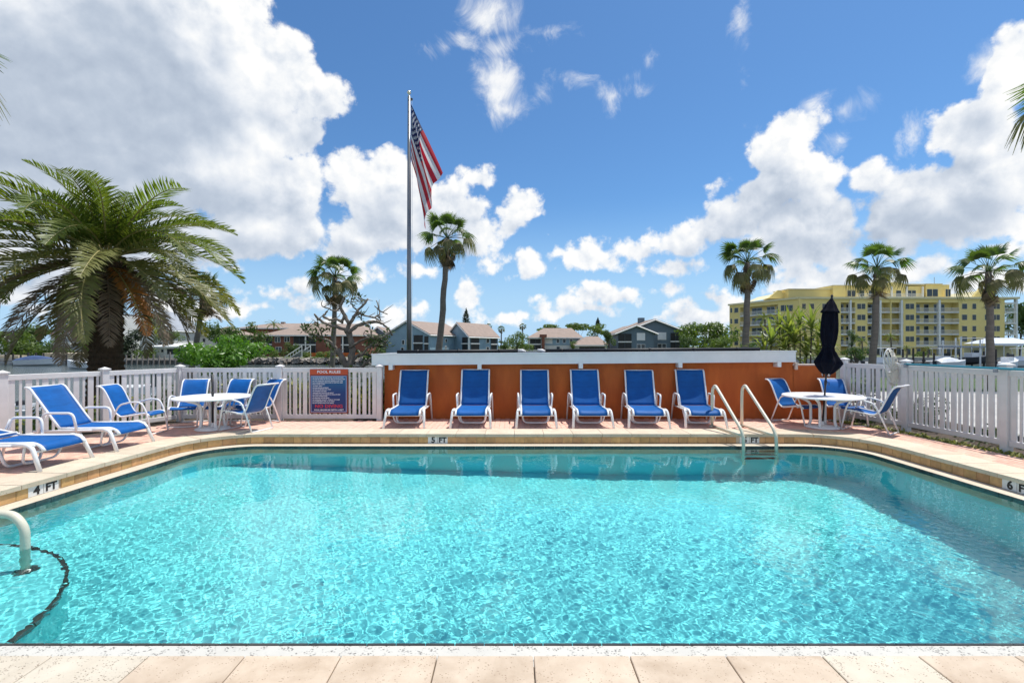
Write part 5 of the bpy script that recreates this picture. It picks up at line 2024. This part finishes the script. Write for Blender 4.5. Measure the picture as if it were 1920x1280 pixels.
# --- slate blue gabled house (right of centre)
sh_ = thing('house', 'slate blue house with two overlapping gables and white windows, above the shed roof', 'house', (*P2(1220, 132), ZF))
Ae, Be = P2(1158, 126), P2(1226, 126)
gable(sh_, Ae, Be, (Be[0], 140), Z_at(624, 126), Z_at(610.5, 126), ZF - .3, M['grey_blue'], M['roof_tan'], .9)
Af, Bf = P2(1164, 133), P2(1290, 133)
gable(sh_, Af, Bf, (Bf[0], 150), Z_at(624, 133), Z_at(600, 133), ZF - .3, M['grey_blue'], M['roof_tan'], .9)
ws_ = Wall(Ae, Be, sh_)
ws_.porch(1159, 1184, 625.5, 656, 2)
ws_.window(1194, 1209.5, 624, 638, M['trim'], M['gel'], 1)
ws_.window(1194, 1209.5, 645, 656, M['trim'], M['clear_glass'], 1)
wf_ = Wall(Af, Bf, sh_)
wf_.window(1233, 1249, 623, 637, M['trim'], M['gel'], 1)
wf_.window(1233, 1249, 644, 656, M['trim'], M['clear_glass'], 1)
wf_.porch(1257, 1277, 624, 656, 2)
MB().box((X_at(1202, 140) - sh_.location.x, 8, Z_at(601, 140) - ZF), (1.6, 1.6, 1.6)).build('chimney', M['grey_blue'], sh_)

# --- yellow apartment building
yb = thing('apartment_building', 'large yellow five storey apartment building with white balconies', 'building', (*P2(1640, 140), ZF))
YF = 137.0
zc = Z_at(560.5, YF)                  # cornice
zbase = ZF - .5
ym = Wall((X_at(1495, YF), YF), (X_at(1910, YF), YF), yb)
yl = Wall(P2(1368, 160), P2(1495, YF), yb)
cx = lambda c: 1340 + c / 3.31
cy = lambda c: 480 + c / 3.31
YW, YT = M['yellow_wall'], M['cream']
ROWS = [(294, 330), (362, 398), (432, 468), (497, 532)]
SLABS = [346, 413, 483, 552]


def facade(w, solid, recess, z_top, depth=14, rd=2.2):
    for a, b in solid:
        w.zbox('wall', YW, cx(a), cx(b), zbase, z_top, -depth, 0)
    for a, b in recess:
        w.zbox('recessed_wall', YW, cx(a) - .01, cx(b) + .01, zbase, z_top, -depth, -rd)


def zrow(c, w, a, b):
    return Z_at(cy(c), YF)


sol = [(524, 783), (872, 948), (1170, 1250), (1515, 1800)]
rec = [(783, 872), (948, 1170), (1250, 1515)]
facade(ym, sol, rec, zc)
facade(yl, [(92, 158), (392, 512)], [(158, 392)], zc)
yl.zbox('wall', YW, cx(512), cx(524), zbase, zc, -10, 0)
for a, b in rec:
    ym.zbox('parapet', YW, cx(a), cx(b), zc - 1.0, zc, -2.2, 0)
yl.zbox('parapet', YW, cx(158), cx(392), zc - 1.0, zc, -2.2, 0)
ym.zbox('cornice', YT, cx(520), cx(1885), zc, zc + .55, -12, .45)
yl.zbox('cornice', YT, cx(88), cx(520), zc, zc + .55, -12, .45)


def railing(w, a, b, zf, d=.05):
    p, q = w.at(cx(a)) - w.o, w.at(cx(b)) - w.o
    L = (q - p).length
    t = (q - p).normalized()
    n = Vector((t.y, -t.x))
    mb = MB()
    z0 = zf - w.oz
    mb.seg(p, q, z0 + 1.02, z0 + 1.10, d - .06, d)
    mb.seg(p, q, z0 + .10, z0 + .16, d - .05, d - .01)
    k = int(L / .22)
    for i in range(k + 1):
        c = p + t * (L * i / k) + n * (d - .03)
        mb.box((c.x, c.y, z0 + .58), (.045, .045, .86))
    return mb.build('railing', M['trim'], w.t)


def balcony(w, a, b, doors, slab_rows=SLABS, rd=2.2, rail=True):
    for sidx, s_ in enumerate(slab_rows):
        zf = Z_at(cy(s_), YF)
        w.zbox('balcony_slab', M['trim'], cx(a), cx(b), zf - .3, zf, -rd + .01, .12)
        if rail:
            railing(w, a, b, zf, .08)
        for (x0, x1) in doors:
            nb = max(0, int((x1 - x0) / 22) - 0)
            p = w.at(cx((x0 + x1) / 2))
            fr = w.zbox('window', M['trim'], cx(x0), cx(x1), zf + .02, zf + 2.35, -rd - .02, -rd + .08)
            n = max(1, nb)
            for i in range(n):
                xa = x0 + (x1 - x0) * i / n + 1.0
                xb = x0 + (x1 - x0) * (i + 1) / n - 1.0
                w.zbox('pane', M['clear_glass'], cx(xa), cx(xb), zf + .10, zf + 2.25, -rd + .06, -rd + .10, fr)


balcony(ym, 783, 872, [(792, 832), (848, 868)])
balcony(ym, 948, 1022, [(985, 1014)])
balcony(ym, 1030, 1170, [(1096, 1138)])
balcony(ym, 1250, 1385, [(1265, 1312), (1338, 1368)])
balcony(ym, 1397, 1515, [(1401, 1468)])
balcony(yl, 158, 392, [(200, 262), (292, 340), (352, 388)])
for c, wd in ((840, 10), (1025, 10), (1157, 11), (1391, 12)):
    ym.zbox('column', M['trim'], cx(c - wd / 2), cx(c + wd / 2), zbase, zc - .3, -.4, .35)
ym.zbox('column', YW, cx(1088), cx(1095), zbase, zc - .3, -2.2, .2)
for (y0, y1) in ROWS:
    for a, b, n in ((537, 566, 0), (591, 618, 0), (666, 692, 0), (883, 936, 1), (1183, 1238, 1), (1533, 1567, 0), (1597, 1623, 0), (1674, 1698, 0), (1722, 1770, 1)):
        ym.window(cx(a), cx(b), cy(y0), cy(y1), YT, M['clear_glass'], n, .06)
    for a, b, n in ((97, 110, 0), (122, 148, 0)):
        yl.window(cx(a), cx(b), cy(y0 + 26), cy(y1 + 22), YT, M['clear_glass'], n, .06)
    yl.window(cx(410), cx(487), cy(y0 + 9), cy(y1 + 13), YT, M['clear_glass'], 2, .06)
# ground floor arcade
for a in range(880, 1800, 62):
    if not any(abs(a - c) < 20 for c in (1025, 1157, 1391)):
        fr = ym.window(cx(a), cx(a + 26), cy(572), cy(612), YT, M['clear_glass'], 0, .06)
ym.zbox('ground_floor_band', YT, cx(870), cx(1800), Z_at(cy(566), YF), Z_at(cy(560), YF), .0, .3)
# open corner balconies at the far end
for s_ in SLABS + [288]:
    zf = Z_at(cy(s_), YF)
    ym.zbox('balcony_slab', M['trim'], cx(1800), cx(1878), zf - .35, zf, -9, .15)
    if s_ != 288:
        railing(ym, 1800, 1878, zf, .1)
for c in (1872,):
    ym.zbox('column', M['trim'], cx(c - 5), cx(c + 5), zbase, zc, -.5, .2)
    ym.zbox('column', M['trim'], cx(c - 5), cx(c + 5), zbase, zc, -9, -8.4)
# penthouse, set back
YP = 143.0
yp = Wall((X_at(1470, YP), YP), (X_at(1800, YP), YP), yb)


def ypz(c):
    return Z_at(cy(c), YP)


yp.zbox('penthouse_wall', YW, cx(470), cx(735), zc, ypz(206), -9, -1.0)
yp.zbox('penthouse_wall', YW, cx(735), cx(1292), zc, ypz(186), -9, 0)
yp.zbox('penthouse_wall', YW, cx(1305), cx(1402), zc, ypz(178), -9, .3)
yp.zbox('penthouse_wall', YW, cx(1402), cx(1495), zc, ypz(172), -9, -2)
yp.zbox('cornice', YT, cx(466), cx(738), ypz(206), ypz(200), -9.2, -.7)
yp.zbox('cornice', YT, cx(733), cx(1062), ypz(186), ypz(180), -9.2, .3)
yp.zbox('cornice', YT, cx(1186), cx(1296), ypz(180), ypz(173), -9.2, .3)
yp.zbox('cornice', YT, cx(1303), cx(1405), ypz(178), ypz(172), -9.2, .6)
# curved parapet
arc = []
pA, pB = yp.at(cx(1060)), yp.at(cx(1190))
for i in range(19):
    f = i / 18
    arc.append((pA.lerp(pB, f), ypz(184) + (ypz(160) - ypz(184)) * math.sin(PI * f) ** .8))
vs = []
for d in (.25, -3):
    for p, z in arc:
        vs.append((p.x - yb.location.x, p.y - d - yb.location.y, z - ZF))
    for p, z in arc:
        vs.append((p.x - yb.location.x, p.y - d - yb.location.y, zc - ZF))
n = 19
fs = [(i, i + 1, n + i + 1, n + i) for i in range(n - 1)] + [(2 * n + i + 1, 2 * n + i, 3 * n + i, 3 * n + i + 1) for i in range(n - 1)] + [(i + 1, i, 2 * n + i, 2 * n + i + 1) for i in range(n - 1)]
MB().add(vs, fs).build('curved_parapet', YW, yb)
for a, b, n in ((818, 870, 1), (893, 925, 0), (950, 978, 0), (1120, 1154, 0), (1190, 1245, 1), (1310, 1380, 1), (1426, 1460, 1)):
    yp.window(cx(a), cx(b), cy(213 if a < 1300 else 205), cy(253), YT, M['clear_glass'], n, .36 if 1300 < a < 1400 else .3)
for c in (1030, 1090, 1183, 1282):
    yp.zbox('column', M['trim'], cx(c - 4), cx(c + 4), zc, ypz(190), .3, .7)
railing(Wall((X_at(1470, YF), YF + .6), (X_at(1800, YF), YF + .6), yb), 880, 1290, zc + .55)
for px0, px1, pt, Yg in ((322, 478, 212, 146), (1590, 1722, 198, 148)):
    A_, B_ = X_at(cx(px0), Yg), X_at(cx(px1), Yg)
    mid = (A_ + B_) / 2
    z0 = Z_at(cy(264), Yg)
    z1 = Z_at(cy(pt), Yg)
    sx = (B_ - A_) / 2
    prof = [(-1, 0), (-.72, .18), (-.45, .55), (-.18, .85), (-.1, 1), (.1, 1), (.18, .85), (.45, .55), (.72, .18), (1, 0)]
    vs = [(mid + a * sx - yb.location.x, Yg + dd - yb.location.y, z0 + b_ * (z1 - z0) - ZF) for dd in (0, .8) for a, b_ in prof]
    k = len(prof)
    fs = [tuple(range(k))[::-1], tuple(range(k, 2 * k))] + [(i, i + 1, k + i + 1, k + i) for i in range(k - 1)]
    MB().add(vs, fs).build('dutch_gable', YW, yb)
    vs = [(mid + s_ * sx * .97 - yb.location.x, Yg + .8 + dd - yb.location.y, (z0 if e else z1 - .8) - ZF) for s_, e, dd in ((-1, 1, 0), (0, 0, 0), (1, 1, 0), (-1, 1, 12), (0, 0, 12), (1, 1, 12))]
    MB().add(vs, [(0, 1, 4, 3), (1, 2, 5, 4)]).build('gable_roof', M['cream'], yb)
pz = yp.at(cx(1418))
MB().tube([(pz.x - yb.location.x, pz.y + 3 - yb.location.y, ypz(176) - ZF), (pz.x - yb.location.x, pz.y + 3 - yb.location.y, ypz(122) - ZF)], .07, 5).build('antenna', M['grey_roof'], yb)

# --- white condominium glimpsed through the date palm
wcn = thing('condominium', 'white balconied condominium glimpsed through the drooping date palm fronds', 'building', (*P2(170, 128), ZF))
ww = Wall(P2(122, 128), P2(222, 128), wcn)
ww.zbox('wall', M['white_wall'], 134, 222, ZF - .4, Z_at(589, 128), -12, 0)
ww.zbox('roof_edge', M['grey_roof'], 122, 222, Z_at(590.5, 128), Z_at(587, 128), -12, 2.6)
for s_ in (608, 624, 641, 656):
    zf = Z_at(s_, 128)
    ww.zbox('balcony_slab', M['trim'], 122, 176, zf - .3, zf, 0, 2.6)
    ww.zbox('glass_rail', M['grey_roof'], 123, 175, zf + .05, zf + 1.0, 2.45, 2.5)
    fr = ww.zbox('window', M['trim'], 136, 152, zf + .05, zf + 1.9, -.02, .08)
    ww.zbox('pane', M['clear_glass'], 136.8, 151.2, zf + .1, zf + 1.85, .05, .1, fr)
    fr = ww.zbox('window', M['trim'], 158, 172, zf + .05, zf + 1.9, -.02, .08)
    ww.zbox('pane', M['clear_glass'], 158.8, 171.2, zf + .1, zf + 1.85, .05, .1, fr)
for px in (128.5, 175):
    ww.zbox('column', M['trim'], px - .9, px + .9, ZF - .3, Z_at(590, 128), 2.1, 2.5)
gh = thing('house', 'white house with steep grey roof glimpsed beside the date palm trunk', 'house', (*P2(320, 120), ZF))
gable(gh, P2(262, 122), P2(322, 118), P2(372, 126), Z_at(618, 118), Z_at(586, 121), ZF - .3, M['white_wall'], M['grey_roof'])
wg = Wall(P2(322, 118), P2(372, 126), gh)
wg.window(331, 336, 622, 630, M['trim'], M['clear_glass'])
Wall(P2(262, 122), P2(322, 118), gh).window(308, 313, 614, 620, M['trim'], M['clear_glass'])
pav = thing('waterside_house', 'low white waterside house with porch right of the date palm trunk', 'house', (*P2(320, 106), ZF))
wpv = hip(pav, 286, 352, 104, 113, Z_at(651, 104), Z_at(643, 108), ZF - .3, 3, 3, M['white_wall'], M['white_wall'])
wpv.window(302, 308, 654, 661, M['trim'], M['clear_glass'])
wpv.porch(314, 342, 654, 664)
lh = thing('house', 'white gabled house at the water at the photo edge under the palm fronds', 'house', (*P2(0, 112), ZF))
gable(lh, P2(-60, 114), P2(24, 110), P2(40, 124), Z_at(641, 110), Z_at(628, 112), ZF - .3, M['white_wall'], M['white_wall'])
rb2 = thing('house', 'pink roofed building far behind the white condominium', 'house', (*P2(108, 160), ZF))
wrb = hip(rb2, 95, 132, 158, 172, Z_at(627, 158), Z_at(616, 165), ZF - .3, 3, 2, M['white_wall'], M['roof_red'])
wrb.window(106, 114, 632, 638, M['trim'], M['clear_glass'])
gr = thing('house', 'grey house wall half seen behind the shrubs between the two palms', 'house', (*P2(400, 128), ZF))
wgr = hip(gr, 372, 430, 126, 138, Z_at(628, 126), Z_at(612, 132), ZF - .3, 4, 4, M['white_wall'], M['roof_tan'])
wgr.window(380, 386, 634, 642, M['trim'], M['clear_glass'])

# ================================================================== BOATS, DOCKS, FAR SHORE
bank = tag(MB().prism([(X_at(-40, 96), 93.3), (X_at(60, 96), 93.3), (X_at(60, 98), 97), (X_at(-40, 98), 97)], ZF - .2, ZF + .75).build('sand_bank', M['sand']), kind='structure')
tag(MB().prism([(X_at(104, 96), 93.3), (X_at(196, 96), 93.3), (X_at(196, 101), 101), (X_at(104, 101), 101)], ZF - .2, ZF + 1.2).build('sand_bank', M['sand']), kind='structure')


def dock(name, label, px0, px1, Y, npil, group='wooden docks across the canal', h=1.5, zd=None, mat='dark_wood'):
    zd = ZC + .75 if zd is None else zd
    x0, x1 = X_at(px0, Y), X_at(px1, Y)
    t = thing(name, label, 'dock', (x0, Y, ZC), group=group)
    MB().box(((x1 - x0) / 2, .9, zd - ZC), (x1 - x0, 1.8, .22)).build('deck', M['grey_wood'], t)
    r_ = random.Random(int(px0))
    for i in range(npil):
        x = (x1 - x0) * (i + .5) / npil
        hh = zd - ZC + h * r_.uniform(.55, 1.05)
        MB().tube([(x, -.1, -1.5), (x, -.1, hh)], .14, 8).build('piling', M[mat], t)
    return t


dock('dock', 'dark dock with pilings along the far bank beyond the pair of side loungers', -10, 190, 88, 14)
dock('dock', 'dock with pale pilings on the far bank beside the date palm trunk', 222, 345, 90, 12, mat='grey_wood')
rk = MB()
rr_ = random.Random(41)
for i in range(190):
    p = Wp(rr_.uniform(455, 735), 680, 91.2)
    q = rr_.uniform(.25, .6)
    rk.add([(p.x + q * a + rr_.uniform(-.15, .15), p.y - rr_.uniform(0, 1.5) + q * b_ + rr_.uniform(-.1, .1), ZC + q * .5 + rr_.uniform(0, .8) + q * .6 * c) for a, b_, c in ((-1, -1, -1), (1, -1, -1), (1, 1, -1), (-1, 1, -1), (-.6, -.6, 1), (.6, -.6, .8), (.6, .6, 1), (-.6, .6, .9))],
           [(0, 1, 5, 4), (1, 2, 6, 5), (2, 3, 7, 6), (3, 0, 4, 7), (4, 5, 6, 7)])
tag(rk.build('riprap_stones', M['grey_wood']), kind='stuff')
dock('dock', 'dark piling dock behind the tall fence, nearest the closed umbrella', 1585, 1760, 78, 9, h=2.2)
dock('dock', 'dark piling dock behind the tall fence, under the last fan palm', 1765, 1990, 84, 10, h=2.4)


def boat(name, label, px, Y, L, hull, top=None, canvas=None, yaw=0., cabin=True, z=None, group='boats moored across the canal'):
    x = X_at(px, Y)
    t = thing(name, label, 'boat', (x, Y, ZC if z is None else z), yaw, group)
    vs, fs = [], []
    N = 11
    for i in range(N):
        f = i / (N - 1)
        xx = (-.5 + f) * L
        bw = L * .15 * (1 - max(0, f - .45) ** 2 * 3.1) * (1 if f < .98 else .15)
        bw = max(bw, .04)
        sh = .95 + .45 * f ** 2
        vs += [(xx, 0, -.3 + .45 * f ** 3), (xx + .02, -bw * .75, .15 + .25 * f ** 2), (xx + .1 * f, -bw, sh), (xx + .1 * f, bw, sh), (xx + .02, bw * .75, .15 + .25 * f ** 2)]
    for i in range(N - 1):
        o, p = i * 5, i * 5 + 5
        fs += [(o + k, o + (k + 1) % 5, p + (k + 1) % 5, p + k) for k in range(5)]
    fs += [(0, 1, 2, 3, 4)]
    MB().add(vs, fs).build('hull', hull, t, smooth=False)
    if cabin:
        cb = MB()
        cb.box((L * .02, 0, 1.35), (L * .26, L * .16, .8))
        cb.build('console', M['gel'], t, bevel=.05)
        ws2 = MB().box((L * .16, 0, 1.95), (.06, L * .15, .5), M=None)
        ws2.build('windscreen', M['clear_glass'], t)
    if top:
        MB().box((0, 0, top), (L * .42, L * .24, .09)).build('hard_top', M['gel'], t, bevel=.03)
        for sx in (-1, 1):
            for sy in (-1, 1):
                MB().tube([(sx * L * .12, sy * L * .09, .9), (sx * L * .16, sy * L * .10, top)], .035, 6).build('top_leg', M['trim'], t)
    if canvas:
        vs = []
        for i in range(7):
            f = i / 6
            xx = (-.48 + .9 * f) * L
            for k in range(5):
                a = -1 + k / 2
                vs.append((xx, a * L * .14 * (1 - .5 * f ** 3), .95 + .25 * f + (1 - a * a) * (.95 * math.sin(PI * min(1, f * .9 + .15))) * .75))
        fs = [(i * 5 + k, i * 5 + k + 1, i * 5 + k + 6, i * 5 + k + 5) for i in range(6) for k in range(4)]
        MB().add(vs, fs).build('canvas_cover', canvas, t)
    mt = MB()
    mt.box((-L * .53, 0, .9), (L * .05, .42, .7))
    mt.box((-L * .54, 0, .2), (L * .03, .2, .9))
    mt.build('outboard_motor', M['boat_dark'], t, bevel=.04)
    return t


boat('boat', 'white boat moored close behind the picket fence, seen through its slats', 240, 19.5, 6.5, M['gel'], None, None, .25, True, ZC + .1, 'boats seen through the picket fences')
boat('boat', 'white skiff seen through the slats before the white fence corner post', 60, 19.0, 5, M['gel'], None, None, -.2, False, ZC + .1, 'boats seen through the picket fences')
boat('boat', 'boat under a dark blue cover at the far dock on the date palm side', 74, 84, 7.0, M['gel'], None, M['boat_blue'], .1, False)
boat('boat', 'small white open boat on the water beside the date palm trunk', 152, 72, 4.6, M['gel'], None, None, 3.0, False)
boat('boat', 'white boat with flat hard top behind the fan palm next to the umbrella', 1655, 72, 7.5, M['gel'], 3.1, None, .3)
boat('boat', 'dark covered boat just beyond the white skimmer net', 1695, 70, 5.0, M['boat_dark'], None, M['boat_dark'], .5, False)
boat('boat', 'white hard topped boat between the skimmer net and the last fan palm', 1766, 80, 7.0, M['gel'], 3.0, None, .2)
boat('boat', 'white boat with rounded cover on the fence side of the last fan palm', 1782, 72, 5.5, M['gel'], None, M['gel'], .2, False)
boat('boat', 'tall boat with dark hull and white top on the lift beside the last fan palm', 1822, 82, 8.0, M['boat_dark'], 4.2, None, .2, True, ZC + .5)
boat('boat', 'white boat close past the last fan palm trunk', 1888, 72, 6.0, M['gel'], None, None, .4, True)
boat('boat', 'white hulled boat at the photo edge beyond the last fan palm', 1915, 80, 6.5, M['gel'], 3.0, M['gel'], .2, False)
# boat lifts: pale posts and beams
lf_t = thing('boat_lift', 'pale boat lift posts and beam behind the tall fence', 'boat lift', (X_at(1790, 76), 76, ZC))
for px, h_ in ((1768, 4.3), (1792, 4.7), (1802, 4.9), (1838, 4.4)):
    x = X_at(px, 76) - X_at(1790, 76)
    MB().tube([(x, 0, -1), (x, 0, h_)], .11, 8).build('post', M['trim'], lf_t)
MB().box((1.2, 0, 3.3), (7.5, .2, .28)).build('beam', M['grey_roof'], lf_t)
pa = thing('canopy_tent', 'white peaked canopy at the photo edge before the yellow building', 'tent', (X_at(1895, 100), 102, ZF))
x0 = 5.6
MB().add([(-x0, -2.5, 3.1), (x0, -2.5, 3.1), (x0, 2.5, 3.1), (-x0, 2.5, 3.1), (-2.8, 0, 4.3), (2.8, 0, 4.3), (-x0, -2.5, 2.7), (x0, -2.5, 2.7)],
         [(0, 1, 5, 4), (1, 2, 5), (2, 3, 4, 5), (3, 0, 4), (6, 7, 1, 0)]).build('canopy_roof', M['gel'], pa)
for x in (-x0, -1.8, 1.8, x0):
    MB().tube([(x, -2.4, 0), (x, -2.4, 3.1)], .08, 6).build('post', M['trim'], pa)
MB().box((0, 2.4, 1.3), (2 * x0, .1, 2.6)).build('back_wall', M['cream'], pa)

# ------------------------------------------------------------------ far trees and shrubs
TG = 'trees along the far bank'
TREES = [  # px, py, rx, ry, Y, material, label
    (18, 650, 42, 26, 104, 'tree_leaf2', 'light green tree before the white gabled house at the photo edge'), (62, 640, 42, 30, 112, 'tree_leaf', 'dark bushy tree between the white gabled house and the condominium'),
    (20, 628, 50, 16, 135, 'tree_leaf2', 'tree line crown above the white gabled house'), (118, 662, 18, 14, 103, 'tree_leaf2', 'small bright tree at the foot of the white condominium'),
    (163, 640, 17, 20, 103, 'tree_leaf2', 'yellow green tree before the condominium balconies'), (166, 668, 13, 14, 101, 'tree_leaf', 'dark shrub under the yellow green tree'),
    (244, 650, 22, 34, 104, 'pine_leaf', 'dark conifer right behind the date palm trunk'), (278, 664, 20, 17, 102, 'tree_leaf2', 'bright shrub before the low waterside house'),
    (300, 634, 14, 10, 114, 'tree_leaf', 'dark rounded tree over the waterside house roof'), (325, 632, 17, 12, 116, 'tree_leaf2', 'feathery tree over the waterside house porch'),
    (420, 628, 34, 28, 112, 'tree_leaf', 'dark tree behind the bright bush, nearer the date palm'), (470, 640, 30, 34, 108, 'tree_leaf', 'dense dark tree hiding the end of the brick red house'),
    (515, 665, 14, 10, 106, 'tree_leaf2', 'round light shrub before the brick red house'), (545, 655, 18, 16, 112, 'tree_leaf', 'drooping dark shrub before the brick house porch'),
    (574, 668, 11, 8, 104, 'tree_leaf2', 'small clipped round bush beside the gangway'), (612, 668, 18, 14, 106, 'tree_leaf2', 'shrubs at the foot of the bare tree before the brick house'),
    (968, 636, 20, 20, 118, 'tree_leaf2', 'light green palm like tree between the blue grey and the pale house'), (985, 646, 14, 14, 112, 'tree_leaf2', 'low yellow green tree beside the pale house porch'),
    (948, 648, 12, 8, 125, 'tree_leaf', 'low shrub at the end of the blue grey house'), (1030, 616, 24, 7, 175, 'tree_leaf2', 'tree tops showing above the pale house roof'), (1085, 612, 26, 8, 178, 'tree_leaf2', 'tree tops behind the pale house ridge'),
    (1142, 634, 13, 18, 120, 'tree_leaf', 'dark tree between the low wing and the slate blue house'), (1120, 618, 22, 12, 160, 'tree_leaf2', 'light trees behind the low tan roofed wing'), (1074, 645, 9, 9, 120, 'tree_leaf2', 'small palm like shrub before the pale house windows'),
    (1325, 628, 44, 28, 122, 'tree_leaf2', 'big round light green tree between the slate blue house and the yellow building'), (1288, 640, 17, 20, 112, 'tree_leaf', 'dark palm like tree at the end of the slate blue house'),
    (1350, 646, 26, 14, 108, 'tree_leaf2', 'low bright tree before the big round tree'), (1300, 612, 18, 12, 140, 'tree_leaf', 'dark tree crown behind the slate blue roof'), (1410, 648, 22, 7, 108, 'tree_leaf', 'hedge like shrub at the foot of the yellow building'),
    (1606, 662, 22, 14, 40, 'tree_leaf', 'green shrub behind the fence post beside the umbrella'), (1596, 634, 14, 14, 105, 'tree_leaf', 'palm like tree just past the closed umbrella'),
    (1912, 600, 20, 40, 175, 'tree_leaf', 'dark tree seen through the end balconies of the yellow building'), (1890, 586, 14, 16, 190, 'tree_leaf', 'tree top behind the end balconies'),
    (476, 672, 16, 9, 97, 'tree_leaf', 'low dark shrub on the bank before the end of the brick red house'), (498, 676, 14, 7, 96, 'tree_leaf2', 'low light shrub on the bank beside the gangway foot'),
    (596, 676, 16, 7, 97, 'tree_leaf2', 'low shrub on the bank under the bare tree branches'), (640, 676, 18, 7, 97, 'tree_leaf', 'dark low shrub on the bank behind the bare tree trunk'),
    (684, 674, 18, 8, 97, 'tree_leaf2', 'light low shrub on the bank before the small gable of the blue grey house'), (712, 664, 14, 12, 100, 'tree_leaf', 'dark shrub at the corner of the white fascia'),
    (1720, 664, 14, 5, 120, 'tree_leaf2', 'low shrub behind the boats past the skimmer net'),
]
for i, (px, py, rx, ry, Y, mt, lab) in enumerate(TREES):
    area = rx * ry
    leafy('tree' if ry > 9 else 'shrub', lab, 'tree' if ry > 9 else 'shrub', px, py, rx, ry, Y, M[mt], TG, 300 + i, 7 + int(area / 160), 130, None, None, .16)


def norfolk(px, ytop, ybot, rx, Y, label, seed):
    r_ = random.Random(seed)
    zt_, zb_ = Z_at(ytop, Y), Z_at(ybot, Y)
    t = thing('pine_tree', label, 'pine tree', (X_at(px, Y), Y, ZF), group='columnar pines on the far bank')
    MB().tube([(0, 0, 0), (0, 0, zt_ - ZF)], [.3, .05], 7).build('trunk', M['dark_bark'], t)
    mb = MB()
    n = 15
    for i in range(n):
        f = i / (n - 1)
        z = zb_ + (zt_ - zb_) * f - ZF
        rr = rx * Y / F * (.55 + .45 * math.sin(PI * min(1, f * .85 + .2))) * (1 - f ** 6)
        for k in range(7):
            a = 2 * PI * (k + r_.random() * .7) / 7
            leaf_cloud(mb, (math.cos(a) * rr * .55, math.sin(a) * rr * .55, z + r_.uniform(-.2, .2)), (rr * .5, rr * .5, .45), 16, .24, r_, .2)
    mb.build('crown', M['pine_leaf'], t)


norfolk(874, 580, 618, 8.5, 170, 'dark columnar pine above the second roof of the blue grey house', 1)
norfolk(1121, 597, 622, 6.5, 190, 'small columnar pine above the low tan roofed wing', 2)
FPG = 'small distant fan palms'
for i, (px, py, yb_, Y, rp, lab) in enumerate(((916, 612, 650, 150, 7.5, 'distant fan palm nearest the end of the blue grey house'), (940, 617, 650, 145, 8, 'distant fan palm standing alone in the gap between two houses'),
                                               (980, 612, 650, 160, 8, 'distant fan palm rising out of the light green tree'))):
    fan_palm(px, py, px - 1, yb_, Y, rp, 2.2, lab, 400 + i, FPG, n=22, zbase=ZF, dead=4)
for i, (px, py, Y, rp, lab) in enumerate(((513, 609, 135, 15, 'small palm against the tan roof of the brick red house'), (1434, 598, 70, 20, 'slender palm before the balconies of the yellow building, over the cane plants'),
                                          (1670, 632, 110, 13, 'small palm before the yellow building between the skimmer net and the umbrella'), (1700, 652, 108, 9, 'low palm at the yellow building ground floor past the net'),
                                          (1740, 654, 108, 9, 'low palm at the yellow building ground floor, between net and boat lift'), (1616, 640, 95, 14, 'palm before the yellow building beside the closed umbrella'))):
    t = thing('feather_palm', lab, 'palm tree', (X_at(px, Y), Y, ZF if Y > 92 else ZC), group='small feather palms across the canal')
    hh = Z_at(py, Y) - t.location.z
    MB().tube([(0, 0, 0), (.15, 0, hh * .5), (0, 0, hh)], [.2, .15, .12], 7).build('trunk', M['fp_trunk'], t)
    for k in range(16):
        key = 'up' if k < 6 else 'mid'
        fr = link_mesh('frond', DF[key][k % 3], t, (0, 0, hh))
        fr.rotation_euler = (Matrix.Rotation(k * 2.39996, 3, 'Z') @ Matrix.Rotation(math.radians(75 - 6 * k), 3, 'X')).to_euler()
        fr.scale = (rp * Y / F / 2.9,) * 3
# far tree line closing the horizon
hzn = MB()
rz_ = random.Random(500)
for i in range(260):
    x = -620 + 1240 * i / 259
    Y = rz_.uniform(330, 420)
    h_ = rz_.uniform(5, 10.5)
    leaf_cloud(hzn, (x, Y, ZF + h_ * .45), (rz_.uniform(5, 9), 4, h_ * .55), 60, 1.1, rz_, .5)
tag(hzn.build('treeline', M['tree_leaf']), kind='stuff')
